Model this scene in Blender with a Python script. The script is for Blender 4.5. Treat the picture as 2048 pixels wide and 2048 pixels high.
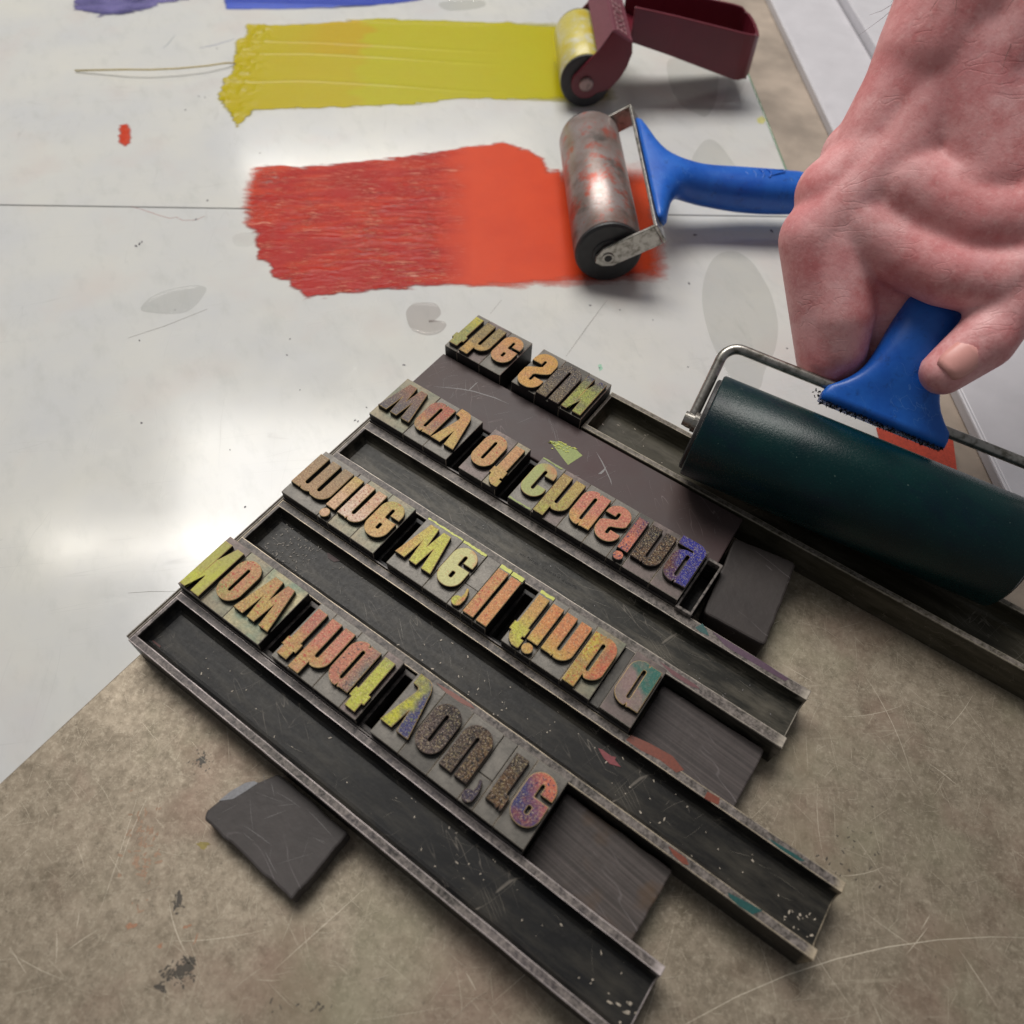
import bpy, bmesh, math, random
import numpy as np
from mathutils import Vector, Matrix

random.seed(7); rng = np.random.RandomState(11)
sc = bpy.context.scene
for o in list(bpy.data.objects): bpy.data.objects.remove(o)
COL = sc.collection
K = 0.001                                   # everything below is measured in millimetres

# ------------------------------------------------------------------ camera
CAMZ, FPX = 276.0, 1530.1                   # camera height over the steel bed, focal length in pixels of a 2048 frame
RC = np.array([[0.81316202, 0.5809534, 0.03550605],
               [0.49720526, -0.66163645, -0.56127011],
               [-0.30257968, 0.47405733, -0.82687072]])   # rows: camera right, down, forward
cam = bpy.data.cameras.new('camera'); co = bpy.data.objects.new('camera', cam); COL.objects.link(co)
cam.sensor_width = 36; cam.sensor_fit = 'HORIZONTAL'; cam.lens = FPX / 2048 * 36
cam.clip_start = 0.01; cam.clip_end = 50
cam.dof.use_dof = True; cam.dof.focus_distance = 0.315; cam.dof.aperture_fstop = 10.0
co.matrix_world = Matrix(((RC[0][0], -RC[1][0], -RC[2][0], 0), (RC[0][1], -RC[1][1], -RC[2][1], 0),
                          (RC[0][2], -RC[1][2], -RC[2][2], CAMZ * K), (0, 0, 0, 1)))
sc.camera = co

# ------------------------------------------------------------------ world, lamps, exposure
w = bpy.data.worlds.new('World'); sc.world = w; w.use_nodes = True
bg = w.node_tree.nodes['Background']; bg.inputs[0].default_value = (0.95, 0.97, 1.0, 1); bg.inputs[1].default_value = 0.15
def area(name, loc, target, sx, sy, power, col, roll=None):
    l = bpy.data.lights.new(name, 'AREA'); l.shape = 'RECTANGLE'; l.size = sx * K; l.size_y = sy * K
    l.energy = power; l.color = col
    o = bpy.data.objects.new(name, l); COL.objects.link(o)
    loc = Vector(loc) * K; d = (Vector(target) * K - loc).normalized()
    x = Vector(roll).normalized() if roll else Vector((1, 0, 0))
    z = -d; y = z.cross(x).normalized(); x = y.cross(z).normalized()
    o.matrix_world = Matrix(((x.x, y.x, z.x, loc.x), (x.y, y.y, z.y, loc.y), (x.z, y.z, z.z, loc.z), (0, 0, 0, 1)))
    return o
PD = (math.cos(math.radians(37.1)), math.sin(math.radians(37.1)))     # the ink slab lies turned against the bars
P3 = (PD[0], PD[1], 0)
area('window_light', (-1000, 900, 1900), (-150, 250, 0), 1400, 900, 42, (1.0, 0.965, 0.92), P3)
area('ceiling_tube', (-1970, 2040, 1500), (-300, 330, 0), 1100, 40, 5.0, (1.0, 0.95, 0.86), P3)
area('ceiling_tube', (-1370, 350, 1500), (-200, 70, 0), 520, 44, 2.1, (1.0, 0.93, 0.82), P3)
sc.view_settings.view_transform = 'Standard'; sc.view_settings.look = 'None'
sc.view_settings.exposure = 0.0; sc.view_settings.gamma = 1.0
sc.render.engine = 'CYCLES'
sc.cycles.max_bounces = 4; sc.cycles.diffuse_bounces = 2; sc.cycles.glossy_bounces = 2; sc.cycles.transparent_max_bounces = 6

# ------------------------------------------------------------------ helpers
def at(x, y, z=0.0):
    """photograph pixel (2048 frame) -> point in mm at height z"""
    d = RC.T @ np.array([x - 1024.0, y - 1024.0, FPX]); t = (z - CAMZ) / d[2]
    return np.array([d[0] * t, d[1] * t, z])
def pq(p, q, z=0.0): return np.array([PD[0] * p - PD[1] * q, PD[1] * p + PD[0] * q, z])
def topq(pt): return np.array([PD[0] * pt[0] + PD[1] * pt[1], -PD[1] * pt[0] + PD[0] * pt[1]])

def lin(r, g, b):
    f = lambda c: ((c / 255) / 12.92 if c <= 10 else (((c / 255) + 0.055) / 1.055) ** 2.4)
    return (f(r), f(g), f(b), 1)

def tag(o, label=None, cat=None, group=None, kind=None):
    if label: o['label'] = label
    if cat: o['category'] = cat
    if group: o['group'] = group
    if kind: o['kind'] = kind
    return o
def origin_of(o):
    return Vector((0, 0, 0)) if o is None else Vector(o['_org']) if '_org' in o else Vector((0, 0, 0))
ORG = {}
def empty(name, loc):
    o = bpy.data.objects.new(name, None); COL.objects.link(o); o.empty_display_size = 0.01
    o.location = Vector(loc) * K; ORG[o.name] = Vector(loc); return o
def mk(name, verts, faces, mat, parent=None, org=None, smooth=False, bevel=0, seg=2, weld=False, bevmat=None):
    """one mesh object from world-space mm vertices"""
    V = np.asarray(verts, float)
    if org is None:
        org = (V.min(0) + V.max(0)) / 2; org[2] = V[:, 2].min()
    org = np.asarray(org, float)
    me = bpy.data.meshes.new(name)
    me.from_pydata(((V - org) * K).tolist(), [], [list(map(int, f)) for f in faces]); me.update()
    if weld:
        b = bmesh.new(); b.from_mesh(me); bmesh.ops.remove_doubles(b, verts=b.verts, dist=1e-6)
        bmesh.ops.recalc_face_normals(b, faces=b.faces); b.to_mesh(me); b.free()
    for m in (mat if isinstance(mat, (list, tuple)) else [mat]): me.materials.append(m)
    if smooth: me.polygons.foreach_set('use_smooth', [True] * len(me.polygons))
    o = bpy.data.objects.new(name, me); COL.objects.link(o)
    po = ORG.get(parent.name, Vector((0, 0, 0))) if parent else Vector((0, 0, 0))
    o.location = (Vector(org) - po) * K; ORG[o.name] = Vector(org)
    if parent: o.parent = parent
    if bevel:
        md = o.modifiers.new('bevel', 'BEVEL'); md.width = bevel * K; md.segments = seg; md.limit_method = 'ANGLE'; md.angle_limit = math.radians(35)
        if bevmat is not None: md.material = bevmat
    return o
def box(x0, x1, y0, y1, z0, z1):
    v = [(x, y, z) for z in (z0, z1) for y in (y0, y1) for x in (x0, x1)]
    f = [(0, 2, 3, 1), (4, 5, 7, 6), (0, 1, 5, 4), (2, 6, 7, 3), (0, 4, 6, 2), (1, 3, 7, 5)]
    return v, f
def prism(poly, z0, z1):
    """poly: ccw list of (x,y)"""
    a = sum(p[0] * q[1] - q[0] * p[1] for p, q in zip(poly, poly[1:] + poly[:1]))
    if a < 0: poly = poly[::-1]
    n = len(poly)
    v = [(x, y, z0) for x, y in poly] + [(x, y, z1) for x, y in poly]
    f = [tuple(range(n))[::-1], tuple(range(n, 2 * n))] + [(i, (i + 1) % n, n + (i + 1) % n, n + i) for i in range(n)]
    return v, f
class MB:
    def __init__(s): s.v = []; s.f = []
    def add(s, v, f):
        k = len(s.v); s.v += [tuple(p) for p in v]; s.f += [tuple(i + k for i in t) for t in f]; return s
    def tube(s, pts, rad, n=12, cap=True, flat=None):
        """swept tube through pts; rad scalar or list; flat=(axis vector, factor) squashes the section"""
        P = [np.asarray(p, float) for p in pts]; m = len(P)
        rad = [rad] * m if np.isscalar(rad) else rad
        up = None; rings = []
        for i in range(m):
            t = P[min(i + 1, m - 1)] - P[max(i - 1, 0)]; t /= np.linalg.norm(t)
            if up is None:
                a = np.array([0, 0, 1.0]) if abs(t[2]) < 0.9 else np.array([1.0, 0, 0])
                up = a - t * (a @ t)
            else: up = up - t * (up @ t)
            up /= np.linalg.norm(up); sd = np.cross(t, up)
            rings.append([tuple(P[i] + rad[i] * (math.cos(2 * math.pi * k / n) * up + math.sin(2 * math.pi * k / n) * sd)) for k in range(n)])
        v = [p for r in rings for p in r]
        f = [(i * n + k, i * n + (k + 1) % n, (i + 1) * n + (k + 1) % n, (i + 1) * n + k) for i in range(m - 1) for k in range(n)]
        if cap: f += [tuple(range(n))[::-1], tuple(range((m - 1) * n, m * n))]
        return s.add(v, f)
    def build(s, name, mat, parent=None, **k): return mk(name, s.v, s.f, mat, parent, **k)

# value noise in numpy for geometry
_tab = rng.rand(256, 256)
def vn(x, y):
    x = np.asarray(x, float); y = np.asarray(y, float)
    xi = np.floor(x).astype(int); yi = np.floor(y).astype(int); fx = x - xi; fy = y - yi
    fx = fx * fx * (3 - 2 * fx); fy = fy * fy * (3 - 2 * fy)
    g = lambda a, b: _tab[a & 255, b & 255]
    return (g(xi, yi) * (1 - fx) + g(xi + 1, yi) * fx) * (1 - fy) + (g(xi, yi + 1) * (1 - fx) + g(xi + 1, yi + 1) * fx) * fy
def fbm(x, y, o=4):
    r = 0; a = 0.5; t = 0
    for i in range(o):
        r = r + a * vn(x * 2 ** i + 17 * i, y * 2 ** i + 31 * i); t += a; a *= 0.5
    return r / t
def poly_sd(X, Y, poly):
    """signed distance (negative inside) to a polygon"""
    d = np.full(X.shape, 1e9); ins = np.zeros(X.shape, bool); n = len(poly)
    for i in range(n):
        x0, y0 = poly[i]; x1, y1 = poly[(i + 1) % n]
        ex, ey = x1 - x0, y1 - y0; L = ex * ex + ey * ey + 1e-12
        t = np.clip(((X - x0) * ex + (Y - y0) * ey) / L, 0, 1)
        d = np.minimum(d, np.hypot(X - x0 - t * ex, Y - y0 - t * ey))
        c = ((y0 > Y) != (y1 > Y)) & (X < (x1 - x0) * (Y - y0) / (y1 - y0 + 1e-12) + x0)
        ins ^= c
    return np.where(ins, -d, d)

# ------------------------------------------------------------------ materials
class NT:
    def __init__(s, name):
        s.m = bpy.data.materials.new(name); s.m.use_nodes = True; s.t = s.m.node_tree; s.N = s.t.nodes; s.L = s.t.links
        s.b = s.N['Principled BSDF']; s.out = s.N['Material Output']; s._tc = None
    def n(s, typ, **k):
        x = s.N.new(typ)
        for a, b in k.items(): setattr(x, a, b)
        return x
    def set(s, inp, val):
        if hasattr(val, 'is_linked') or isinstance(val, bpy.types.NodeSocket): s.L.new(val, inp)
        else: inp.default_value = val
    def coord(s, scale=(1, 1, 1), rot=(0, 0, 0), loc=(0, 0, 0), which='Object'):
        if s._tc is None: s._tc = s.n('ShaderNodeTexCoord')
        mp = s.n('ShaderNodeMapping'); s.L.new(s._tc.outputs[which], mp.inputs[0])
        if any(rot):                               # turn first, then stretch
            mp.inputs['Rotation'].default_value = rot
            m2 = s.n('ShaderNodeMapping'); s.L.new(mp.outputs[0], m2.inputs[0]); mp = m2
        mp.inputs['Scale'].default_value = [c * 1000 for c in scale]; mp.inputs['Location'].default_value = loc
        return mp.outputs[0]                       # units: mm
    def noise(s, vec, scale, detail=4, rough=0.55, dist=0.0):
        x = s.n('ShaderNodeTexNoise'); s.L.new(vec, x.inputs['Vector']); x.inputs['Scale'].default_value = scale
        x.inputs['Detail'].default_value = detail; x.inputs['Roughness'].default_value = rough; x.inputs['Distortion'].default_value = dist
        return x.outputs['Fac']
    def ramp(s, fac, stops, interp='LINEAR'):
        x = s.n('ShaderNodeValToRGB'); s.L.new(fac, x.inputs[0]); cr = x.color_ramp; cr.interpolation = interp
        while len(cr.elements) < len(stops): cr.elements.new(0.5)
        for e, (p, c) in zip(cr.elements, stops):
            e.position = p; e.color = c if len(c) == 4 else (*c, 1)
        return x.outputs[0]
    def r01(s, fac, a, b):
        x = s.n('ShaderNodeMapRange'); x.clamp = True; s.set(x.inputs[0], fac); x.inputs[1].default_value = a; x.inputs[2].default_value = b
        return x.outputs[0]
    def math(s, op, a, b=0.0):
        x = s.n('ShaderNodeMath', operation=op); s.set(x.inputs[0], a); s.set(x.inputs[1], b); return x.outputs[0]
    def mix(s, fac, a, b, mode='MIX'):
        x = s.n('ShaderNodeMix', data_type='RGBA', blend_type=mode); s.set(x.inputs[0], fac); s.set(x.inputs[6], a); s.set(x.inputs[7], b); return x.outputs[2]
    def xyz(s, vec):
        x = s.n('ShaderNodeSeparateXYZ'); s.L.new(vec, x.inputs[0]); return x.outputs
    def lines(s, vec, scale, width, thr=0.5, detail=2):
        """thin wandering lines where a noise crosses a level"""
        a = s.math('ABSOLUTE', s.math('SUBTRACT', s.noise(vec, scale, detail, 0.5), thr))
        return s.r01(a, width, width * 0.25)
    def wear(s):
        return s.n('ShaderNodeAttribute', attribute_name='wear').outputs['Fac']
    def bump(s, h, dist, strength=1.0):
        x = s.n('ShaderNodeBump'); x.inputs['Strength'].default_value = strength; x.inputs['Distance'].default_value = dist * K
        s.L.new(h, x.inputs['Height']); s.L.new(x.outputs[0], s.b.inputs['Normal'])
    def fin(s, col=None, rough=None, metal=None, spec=None):
        for k, v in (('Base Color', col), ('Roughness', rough), ('Metallic', metal), ('Specular IOR Level', spec)):
            if v is not None: s.set(s.b.inputs[k], v)
        return s.m
def plain(name, col, rough=0.5, metal=0.0, var=0.25, sc_=0.15, bump=0.0):
    m = NT(name); v = m.coord(); n = m.noise(v, sc_, 5)
    c = m.mix(m.r01(n, 0.3, 0.75), tuple(x * (1 - var) for x in col[:3]) + (1,), tuple(min(1, x * (1 + var)) for x in col[:3]) + (1,))
    r = m.math('ADD', m.math('MULTIPLY', m.noise(v, sc_ * 4, 3), 0.25), rough - 0.12)
    if bump: m.bump(m.noise(v, 2.0, 4), bump)
    return m.fin(c, r, metal)

def mat_slab():
    m = NT('white_backed_glass'); v = m.coord()
    cloud = m.noise(v, 0.012, 5, 0.6)
    c = m.mix(m.r01(cloud, 0.35, 0.7), lin(204, 205, 205), lin(214, 213, 206))
    st = m.noise(m.coord((1, 2.2, 1), (0, 0, 0.5)), 0.05, 6, 0.65)
    c = m.mix(m.math('MULTIPLY', m.r01(st, 0.52, 0.75), 0.35), c, lin(182, 184, 180))
    pk = m.noise(m.coord(loc=(300, 0, 0)), 0.018, 3)
    c = m.mix(m.math('MULTIPLY', m.r01(pk, 0.55, 0.75), 0.22), c, lin(205, 180, 172))
    scr = m.math('MAXIMUM', m.lines(m.coord((0.1, 1.2, 1), (0, 0, 0.9)), 0.05, 0.004), m.lines(m.coord((0.08, 1.0, 1), (0, 0, 2.3)), 0.045, 0.004))
    scr = m.math('MULTIPLY', scr, m.r01(m.noise(v, 0.03, 2), 0.45, 0.7))
    c = m.mix(m.math('MULTIPLY', scr, 0.3), c, lin(150, 150, 146))
    dot = m.r01(m.noise(v, 0.35, 2, 0.5), 0.80, 0.83)
    c = m.mix(m.math('MULTIPLY', dot, 0.7), c, lin(120, 115, 120))
    r = m.math('ADD', m.math('MULTIPLY', m.noise(v, 0.06, 5, 0.65), 0.14), 0.085)
    r = m.math('ADD', r, m.math('MULTIPLY', scr, 0.2))
    m.bump(m.noise(v, 0.5, 3), 0.008)
    return m.fin(c, r, 0.0, 0.5)
def mat_bed():
    m = NT('scratched_brown_steel'); v = m.coord()
    a = m.noise(v, 0.012, 4, 0.6); b = m.noise(v, 0.30, 4, 0.7); cc = m.noise(m.coord(loc=(90, 40, 0)), 0.028, 4)
    c = m.mix(m.r01(a, 0.32, 0.68), lin(146, 134, 117), lin(176, 162, 143))
    c = m.mix(m.math('MULTIPLY', m.r01(b, 0.38, 0.7), 0.6), c, lin(112, 101, 83))
    c = m.mix(m.math('MULTIPLY', m.r01(m.noise(m.coord(loc=(7, 3, 0)), 0.09, 5, 0.75), 0.46, 0.66), 0.55), c, lin(106, 95, 78))
    c = m.mix(m.math('MULTIPLY', m.r01(m.noise(m.coord(loc=(70, 23, 0)), 0.7, 4, 0.75), 0.5, 0.7), 0.45), c, lin(206, 194, 174))
    c = m.mix(m.math('MULTIPLY', m.r01(m.noise(m.coord(loc=(17, 93, 0)), 0.22, 5, 0.8), 0.52, 0.66), 0.5), c, lin(96, 86, 70))
    c = m.mix(m.math('MULTIPLY', m.r01(cc, 0.5, 0.68), 0.5), c, lin(134, 106, 92))
    c = m.mix(m.math('MULTIPLY', m.r01(m.noise(m.coord(loc=(-60, 140, 0)), 0.02, 4), 0.52, 0.7), 0.45), c, lin(140, 138, 112))
    fx = m.lines(m.coord((0.05, 1, 1), (0, 0, 1.05), (3, 5, 0)), 0.22, 0.006, 0.5, 2); fy = m.lines(m.coord((0.06, 1, 1), (0, 0, 2.5), (8, 1, 0)), 0.2, 0.005, 0.5, 2)
    s2 = m.math('MULTIPLY', m.math('MAXIMUM', fx, fy), m.r01(m.noise(m.coord(loc=(5, 70, 0)), 0.09, 3), 0.45, 0.62))
    c = m.mix(m.math('MULTIPLY', s2, 0.28), c, lin(200, 188, 168))
    sp = m.r01(m.noise(v, 0.8, 2, 0.6), 0.68, 0.76)
    c = m.mix(m.math('MULTIPLY', sp, 0.5), c, lin(78, 70, 60))
    r = m.math('ADD', m.math('MULTIPLY', b, 0.25), 0.34)
    m.bump(b, 0.04)
    return m.fin(c, r, 0.4, 0.5)
def mat_bar(name, tint, wear, tone=(44, 43, 42), dust=0.35, rimtint=None):
    m = NT(name); v = m.coord(); x, y, z = m.xyz(m.coord())
    a = m.noise(m.coord((0.12, 1, 1)), 0.15, 5, 0.65); b = m.noise(v, 0.6, 5, 0.7)
    base = lin(*tone); c = m.mix(m.r01(a, 0.3, 0.75), tuple(q * 0.62 for q in base[:3]) + (1,), tuple(q * 1.3 for q in base[:3]) + (1,))
    d = m.noise(m.coord((0.22, 1, 1)), 0.16, 5, 0.7)
    c = m.mix(m.math('MULTIPLY', m.r01(d, 0.42, 0.72), dust), c, lin(112, 106, 94))
    top = m.r01(z, 15.2, 15.7)
    if rimtint:
        rt = m.noise(m.coord((0.25, 1, 1), loc=(5, 3, 0)), 0.08, 4, 0.6)
        c = m.mix(m.math('MULTIPLY', top, m.r01(rt, 0.35, 0.6)), c, lin(*rimtint))
    c = m.mix(m.math('MULTIPLY', top, m.math('MULTIPLY', m.r01(b, 0.36, 0.66), 0.72)), c, lin(158, 148, 142))
    s = m.math('MAXIMUM', m.lines(m.coord((0.1, 1, 1), (0, 0, 0.5)), 0.16, 0.005), m.lines(m.coord((0.12, 1, 1), (0, 0, 1.9), (9, 4, 0)), 0.15, 0.004))
    s = m.math('MULTIPLY', s, m.r01(m.noise(v, 0.06, 2), 0.5, 0.65))
    c = m.mix(m.math('MULTIPLY', s, 0.45), c, lin(140, 132, 122))
    e = m.math('MULTIPLY', m.wear(), m.r01(m.noise(m.coord((0.4, 1, 1)), 0.25, 5, 0.7), 0.28, 0.52))
    c = m.mix(m.math('MULTIPLY', e, wear), c, lin(*tint))  # worn edges; highlight lines along the rims are painted into this tint too
    fl = m.r01(m.noise(v, 1.0, 2, 0.5), 0.77, 0.8)
    c = m.mix(m.math('MULTIPLY', fl, 0.55), c, lin(150, 142, 128))
    r = m.math('ADD', m.math('MULTIPLY', b, 0.3), 0.28)
    m.bump(m.math('ADD', m.math('MULTIPLY', b, 0.5), a), 0.05)
    return m.fin(c, r, m.math('MULTIPLY', e, 0.5), 0.22)
def mat_typemetal(name, c1, c2, stain=None, seed=0):
    m = NT(name); v = m.coord(loc=(seed * 7.3, seed * 3.1, 0))
    a = m.noise(v, 0.12, 5, 0.6); b = m.noise(v, 1.2, 4, 0.6)
    c = m.mix(m.r01(a, 0.3, 0.7), lin(*c1), lin(*c2))
    if stain: c = m.mix(m.math('MULTIPLY', m.r01(m.noise(m.coord(loc=(seed, 50, 0)), 0.1, 3), 0.42, 0.62), 0.8), c, lin(*stain))
    br = m.noise(m.coord((0.05, 1, 1)), 2.5, 3)
    c = m.mix(m.math('MULTIPLY', m.r01(br, 0.5, 0.8), 0.3), c, lin(44, 41, 40))
    c = m.mix(m.math('MULTIPLY', m.r01(m.noise(v, 0.35, 4, 0.7), 0.52, 0.7), 0.5), c, lin(48, 45, 44))
    m.bump(b, 0.03)
    return m.fin(c, m.math('ADD', m.math('MULTIPLY', b, 0.25), 0.3), 0.25, 0.3)
def mat_face(name, A, B, C, ang, pos, soft, spk, spk_amt, pit, seed, split=None):
    """inked type face: A runs into B across the letter, C clouds over both, speckles of spk; pit = roughness of the cast metal"""
    m = NT(name); x, y, z = m.xyz(m.coord()); v = m.coord(loc=(seed * 5.7, seed * 9.1, 0))
    g = m.math('ADD', m.math('MULTIPLY', x, math.cos(ang)), m.math('MULTIPLY', y, math.sin(ang)))
    wob = m.math('MULTIPLY', m.math('SUBTRACT', m.noise(v, 0.25, 4, 0.6), 0.5), 6.0)
    g = m.r01(m.math('ADD', g, wob), pos - soft, pos + soft)
    dk = lambda q: tuple(min(255, x * 1.0) for x in q)
    c = m.mix(g, lin(*dk(A)), lin(*dk(B)))
    c = m.mix(m.math('MULTIPLY', m.r01(m.noise(v, 0.16, 4, 0.6), 0.45, 0.68), 0.75), c, lin(*dk(C)))
    gr = m.noise(v, 1.35, 4, 0.75)
    c = m.mix(m.math('MULTIPLY', m.r01(gr, 0.36, 0.66), 0.62 if spk_amt > 0.1 else 0.3), c, m.mix(1.0, c, (0.34, 0.25, 0.22, 1), 'MULTIPLY'))
    dirt = m.noise(m.coord(loc=(seed * 1.7, 31, 0)), 0.8, 4, 0.75)
    c = m.mix(m.math('MULTIPLY', m.r01(dirt, 0.5, 0.66), 0.5 if spk_amt > 0.1 else 0.22), c, lin(96, 70, 50))
    hi = m.noise(m.coord(loc=(seed * 2.2, 77, 0)), 1.7, 3, 0.65)
    c = m.mix(m.math('MULTIPLY', m.r01(hi, 0.54, 0.66), 0.6 if spk_amt > 0.1 else 0.2), c, m.mix(0.55, c, lin(250, 232, 170)))  # golden sparkle of the faces, painted in as pale grains
    s = m.noise(m.coord(loc=(seed, seed * 2, 40)), 0.95, 3, 0.6)
    c = m.mix(m.math('MULTIPLY', m.r01(s, 0.64 - 0.16 * spk_amt, 0.72 - 0.12 * spk_amt), min(1, 0.5 + spk_amt)), c, lin(*spk))
    if pit > 0.5:
        k = m.r01(m.noise(m.coord(loc=(seed, 5, 9)), 2.4, 2, 0.5), 0.60, 0.70)
        c = m.mix(m.math('MULTIPLY', k, 0.85), c, lin(214, 196, 178))  # white sparkle of the pitted letters, painted in as pale specks
    m.bump(m.math('ADD', gr, m.math('MULTIPLY', s, 0.7 + pit)), 0.06 + 0.22 * pit)
    return m.fin(c, m.math('ADD', m.math('MULTIPLY', gr, 0.3), 0.24), 0.0, 0.25)
def mat_flat(name, col, rough=0.35, spec=0.5, metal=0.0):
    m = NT(name); n = m.noise(m.coord(), 0.9, 4, 0.65)
    c = m.mix(m.r01(n, 0.35, 0.7), tuple(x * 0.78 for x in col[:3]) + (1,), tuple(min(1, x * 1.15) for x in col[:3]) + (1,))
    m.bump(n, 0.02)
    return m.fin(c, rough, metal, spec)
def mat_film(name, thin, thick, spark, rough, stip, bump, fleck=None):
    """ink film: vertex attributes dens (how thick) and cover (how opaque) come with the mesh"""
    m = NT(name); at1 = m.n('ShaderNodeAttribute', attribute_name='dens'); at2 = m.n('ShaderNodeAttribute', attribute_name='cover')
    v = m.coord(); gr = m.noise(v, 1.5, 4, 0.65); cl = m.noise(v, 0.05, 4)
    d = m.math('ADD', at1.outputs['Fac'], m.math('MULTIPLY', m.math('SUBTRACT', cl, 0.5), 0.25))
    c = m.mix(m.r01(d, 0.15, 0.85), lin(*thin), lin(*thick))
    c = m.mix(m.math('MULTIPLY', m.r01(gr, 0.45, 0.7), stip), c, lin(*spark))
    if fleck:  # glints on the ink streaks, painted as pale dashes in the colour
        fk = None
        for k, (an, sx, sy, th) in enumerate(((-0.50, 0.10, 0.95, 0.575), (-0.74, 0.06, 0.7, 0.585), (-0.647, 0.16, 1.3, 0.575))):
            x = m.r01(m.noise(m.coord((sx, sy, 1), (0, 0, an), (9 * k, 4 * k, 0)), 1.0, 4, 0.7), th, th + 0.06); fk = x if fk is None else m.math('MAXIMUM', fk, x)
        pat = m.r01(m.noise(m.coord(loc=(14, 60, 0)), 0.045, 3, 0.6), 0.40, 0.58)
        fk = m.math('MULTIPLY', m.math('MULTIPLY', fk, pat), m.r01(at1.outputs['Fac'], 0.42, 0.55))
        c = m.mix(m.math('MULTIPLY', fk, 0.75), c, lin(*fleck)); gr = m.math('ADD', gr, m.math('MULTIPLY', fk, 1.5))
    m.fin(c, rough, 0.0, 0.2); m.bump(gr, bump)
    tr = m.n('ShaderNodeBsdfTransparent'); mx = m.n('ShaderNodeMixShader')
    fac = m.r01(m.math('ADD', at2.outputs['Fac'], m.math('MULTIPLY', m.math('SUBTRACT', m.noise(v, 0.4, 4, 0.7), 0.5), 0.35)), 0.06, 0.95)
    m.L.new(fac, mx.inputs[0]); m.L.new(tr.outputs[0], mx.inputs[1]); m.L.new(m.b.outputs[0], mx.inputs[2]); m.L.new(mx.outputs[0], m.out.inputs[0])
    return m.m
def mat_clear(name, col, amt, rough=0.08):
    m = NT(name); m.fin(lin(*col), rough, 0, 0.5)
    tr = m.n('ShaderNodeBsdfTransparent'); mx = m.n('ShaderNodeMixShader'); mx.inputs[0].default_value = amt
    m.L.new(tr.outputs[0], mx.inputs[1]); m.L.new(m.b.outputs[0], mx.inputs[2]); m.L.new(mx.outputs[0], m.out.inputs[0]); return m.m

M = {}
M['slab'] = mat_slab(); M['bed'] = mat_bed()
M['glass_edge'] = mat_flat('green_glass_edge', lin(120, 150, 125), 0.15)
M['bench'] = plain('brown_bench', lin(166, 152, 138), 0.6, 0, 0.28, 0.035)
M['white'] = plain('white_laminate', lin(205, 203, 208), 0.4, 0, 0.06, 0.05)
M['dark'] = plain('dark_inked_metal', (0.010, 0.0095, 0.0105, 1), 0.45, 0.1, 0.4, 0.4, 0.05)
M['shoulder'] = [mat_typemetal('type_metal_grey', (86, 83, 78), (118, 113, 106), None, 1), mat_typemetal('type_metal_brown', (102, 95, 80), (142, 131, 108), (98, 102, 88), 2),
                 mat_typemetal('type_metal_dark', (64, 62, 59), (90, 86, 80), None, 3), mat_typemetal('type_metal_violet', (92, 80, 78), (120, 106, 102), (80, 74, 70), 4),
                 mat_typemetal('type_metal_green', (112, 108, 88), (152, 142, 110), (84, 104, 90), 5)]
M['rimlight'] = mat_flat('rubbed_glossy_edge', lin(228, 196, 140), 0.3, 0.5, 0.3); M['edge2'] = mat_flat('dull_face_edge', lin(116, 100, 92), 0.4, 0.5, 0.3)  # rubbed letter bevels, with their gloss put into the pale colour
M['edge'] = mat_flat('worn_glossy_edge', lin(190, 180, 166), 0.35, 0.5, 0.6)  # worn body edges, their bright highlight painted into the same colour
SLABZ = -8.0

# ================================================================== the setting
v, f = box(-2500, 2500, -2500, 2500, -60, SLABZ - 6.0); tag(mk('bench_top', v, f, M['bench']), kind='structure')
def pqbox(p0, p1, q0, q1, z0, z1):
    v, f = box(p0, p1, q0, q1, z0, z1); return [tuple(pq(a, b, c)) for a, b, c in v], f
SEAM = topq(at(900, 423, SLABZ))[1]
def slab(q0, q1, label):
    root = empty('glass_slab', pq(-200, (q0 + q1) / 2, SLABZ - 6))
    v, f = pqbox(-1100, 203.2, q0, q1, SLABZ - 5.9, SLABZ); mk('sheet', v, f, M['slab'], root, bevel=0.5)
    v, f = pqbox(203.3, 204.6, q0, q1, SLABZ - 5.9, SLABZ - 0.15); mk('polished_edge', v, f, M['glass_edge'], root, bevel=0.3)
    return tag(root, label, 'glass slab', 'glass inking slabs')
slab_near = slab(-330, SEAM - 0.45, 'white backed glass slab under the type tray, nearer of the two, red ink across its seam')
slab_far = slab(SEAM + 0.45, 1100, 'white backed glass slab behind the seam, with the yellow and blue ink on it')
# white boards right of the brown bench strip
def wboard(p0, p1, z1, label):
    root = empty('white_board', pq((p0 + p1) / 2, 600, SLABZ - 6))
    v, f = pqbox(p0, p1, -300, 1300, SLABZ - 5.9, z1); mk('board', v, f, M['white'], root, bevel=1.5)
    v, f = pqbox(p0 - 2.5, p0 - 0.1, -300, 1300, SLABZ - 5.9, z1 + 1.6); mk('lip', v, f, M['white'], root, bevel=1.0)
    return tag(root, label, 'board', 'white boards at the back right')
wboard(250.5, 308.0, SLABZ - 1, 'white board with a pale lip beside the bare brown bench strip')
wboard(311.5, 700.0, SLABZ + 5, 'raised white board behind the forearm, furthest right')

BED = empty('steel_bed', (0, 0, SLABZ + 0.02))
v, f = box(-176.4, 420, -330, 233.0, SLABZ + 0.05, 0.0); mk('plate', v, f, M['bed'], BED, bevel=0.6)
tag(BED, 'scratched brownish steel bed plate that carries the type and black bars', 'steel plate')

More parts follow.
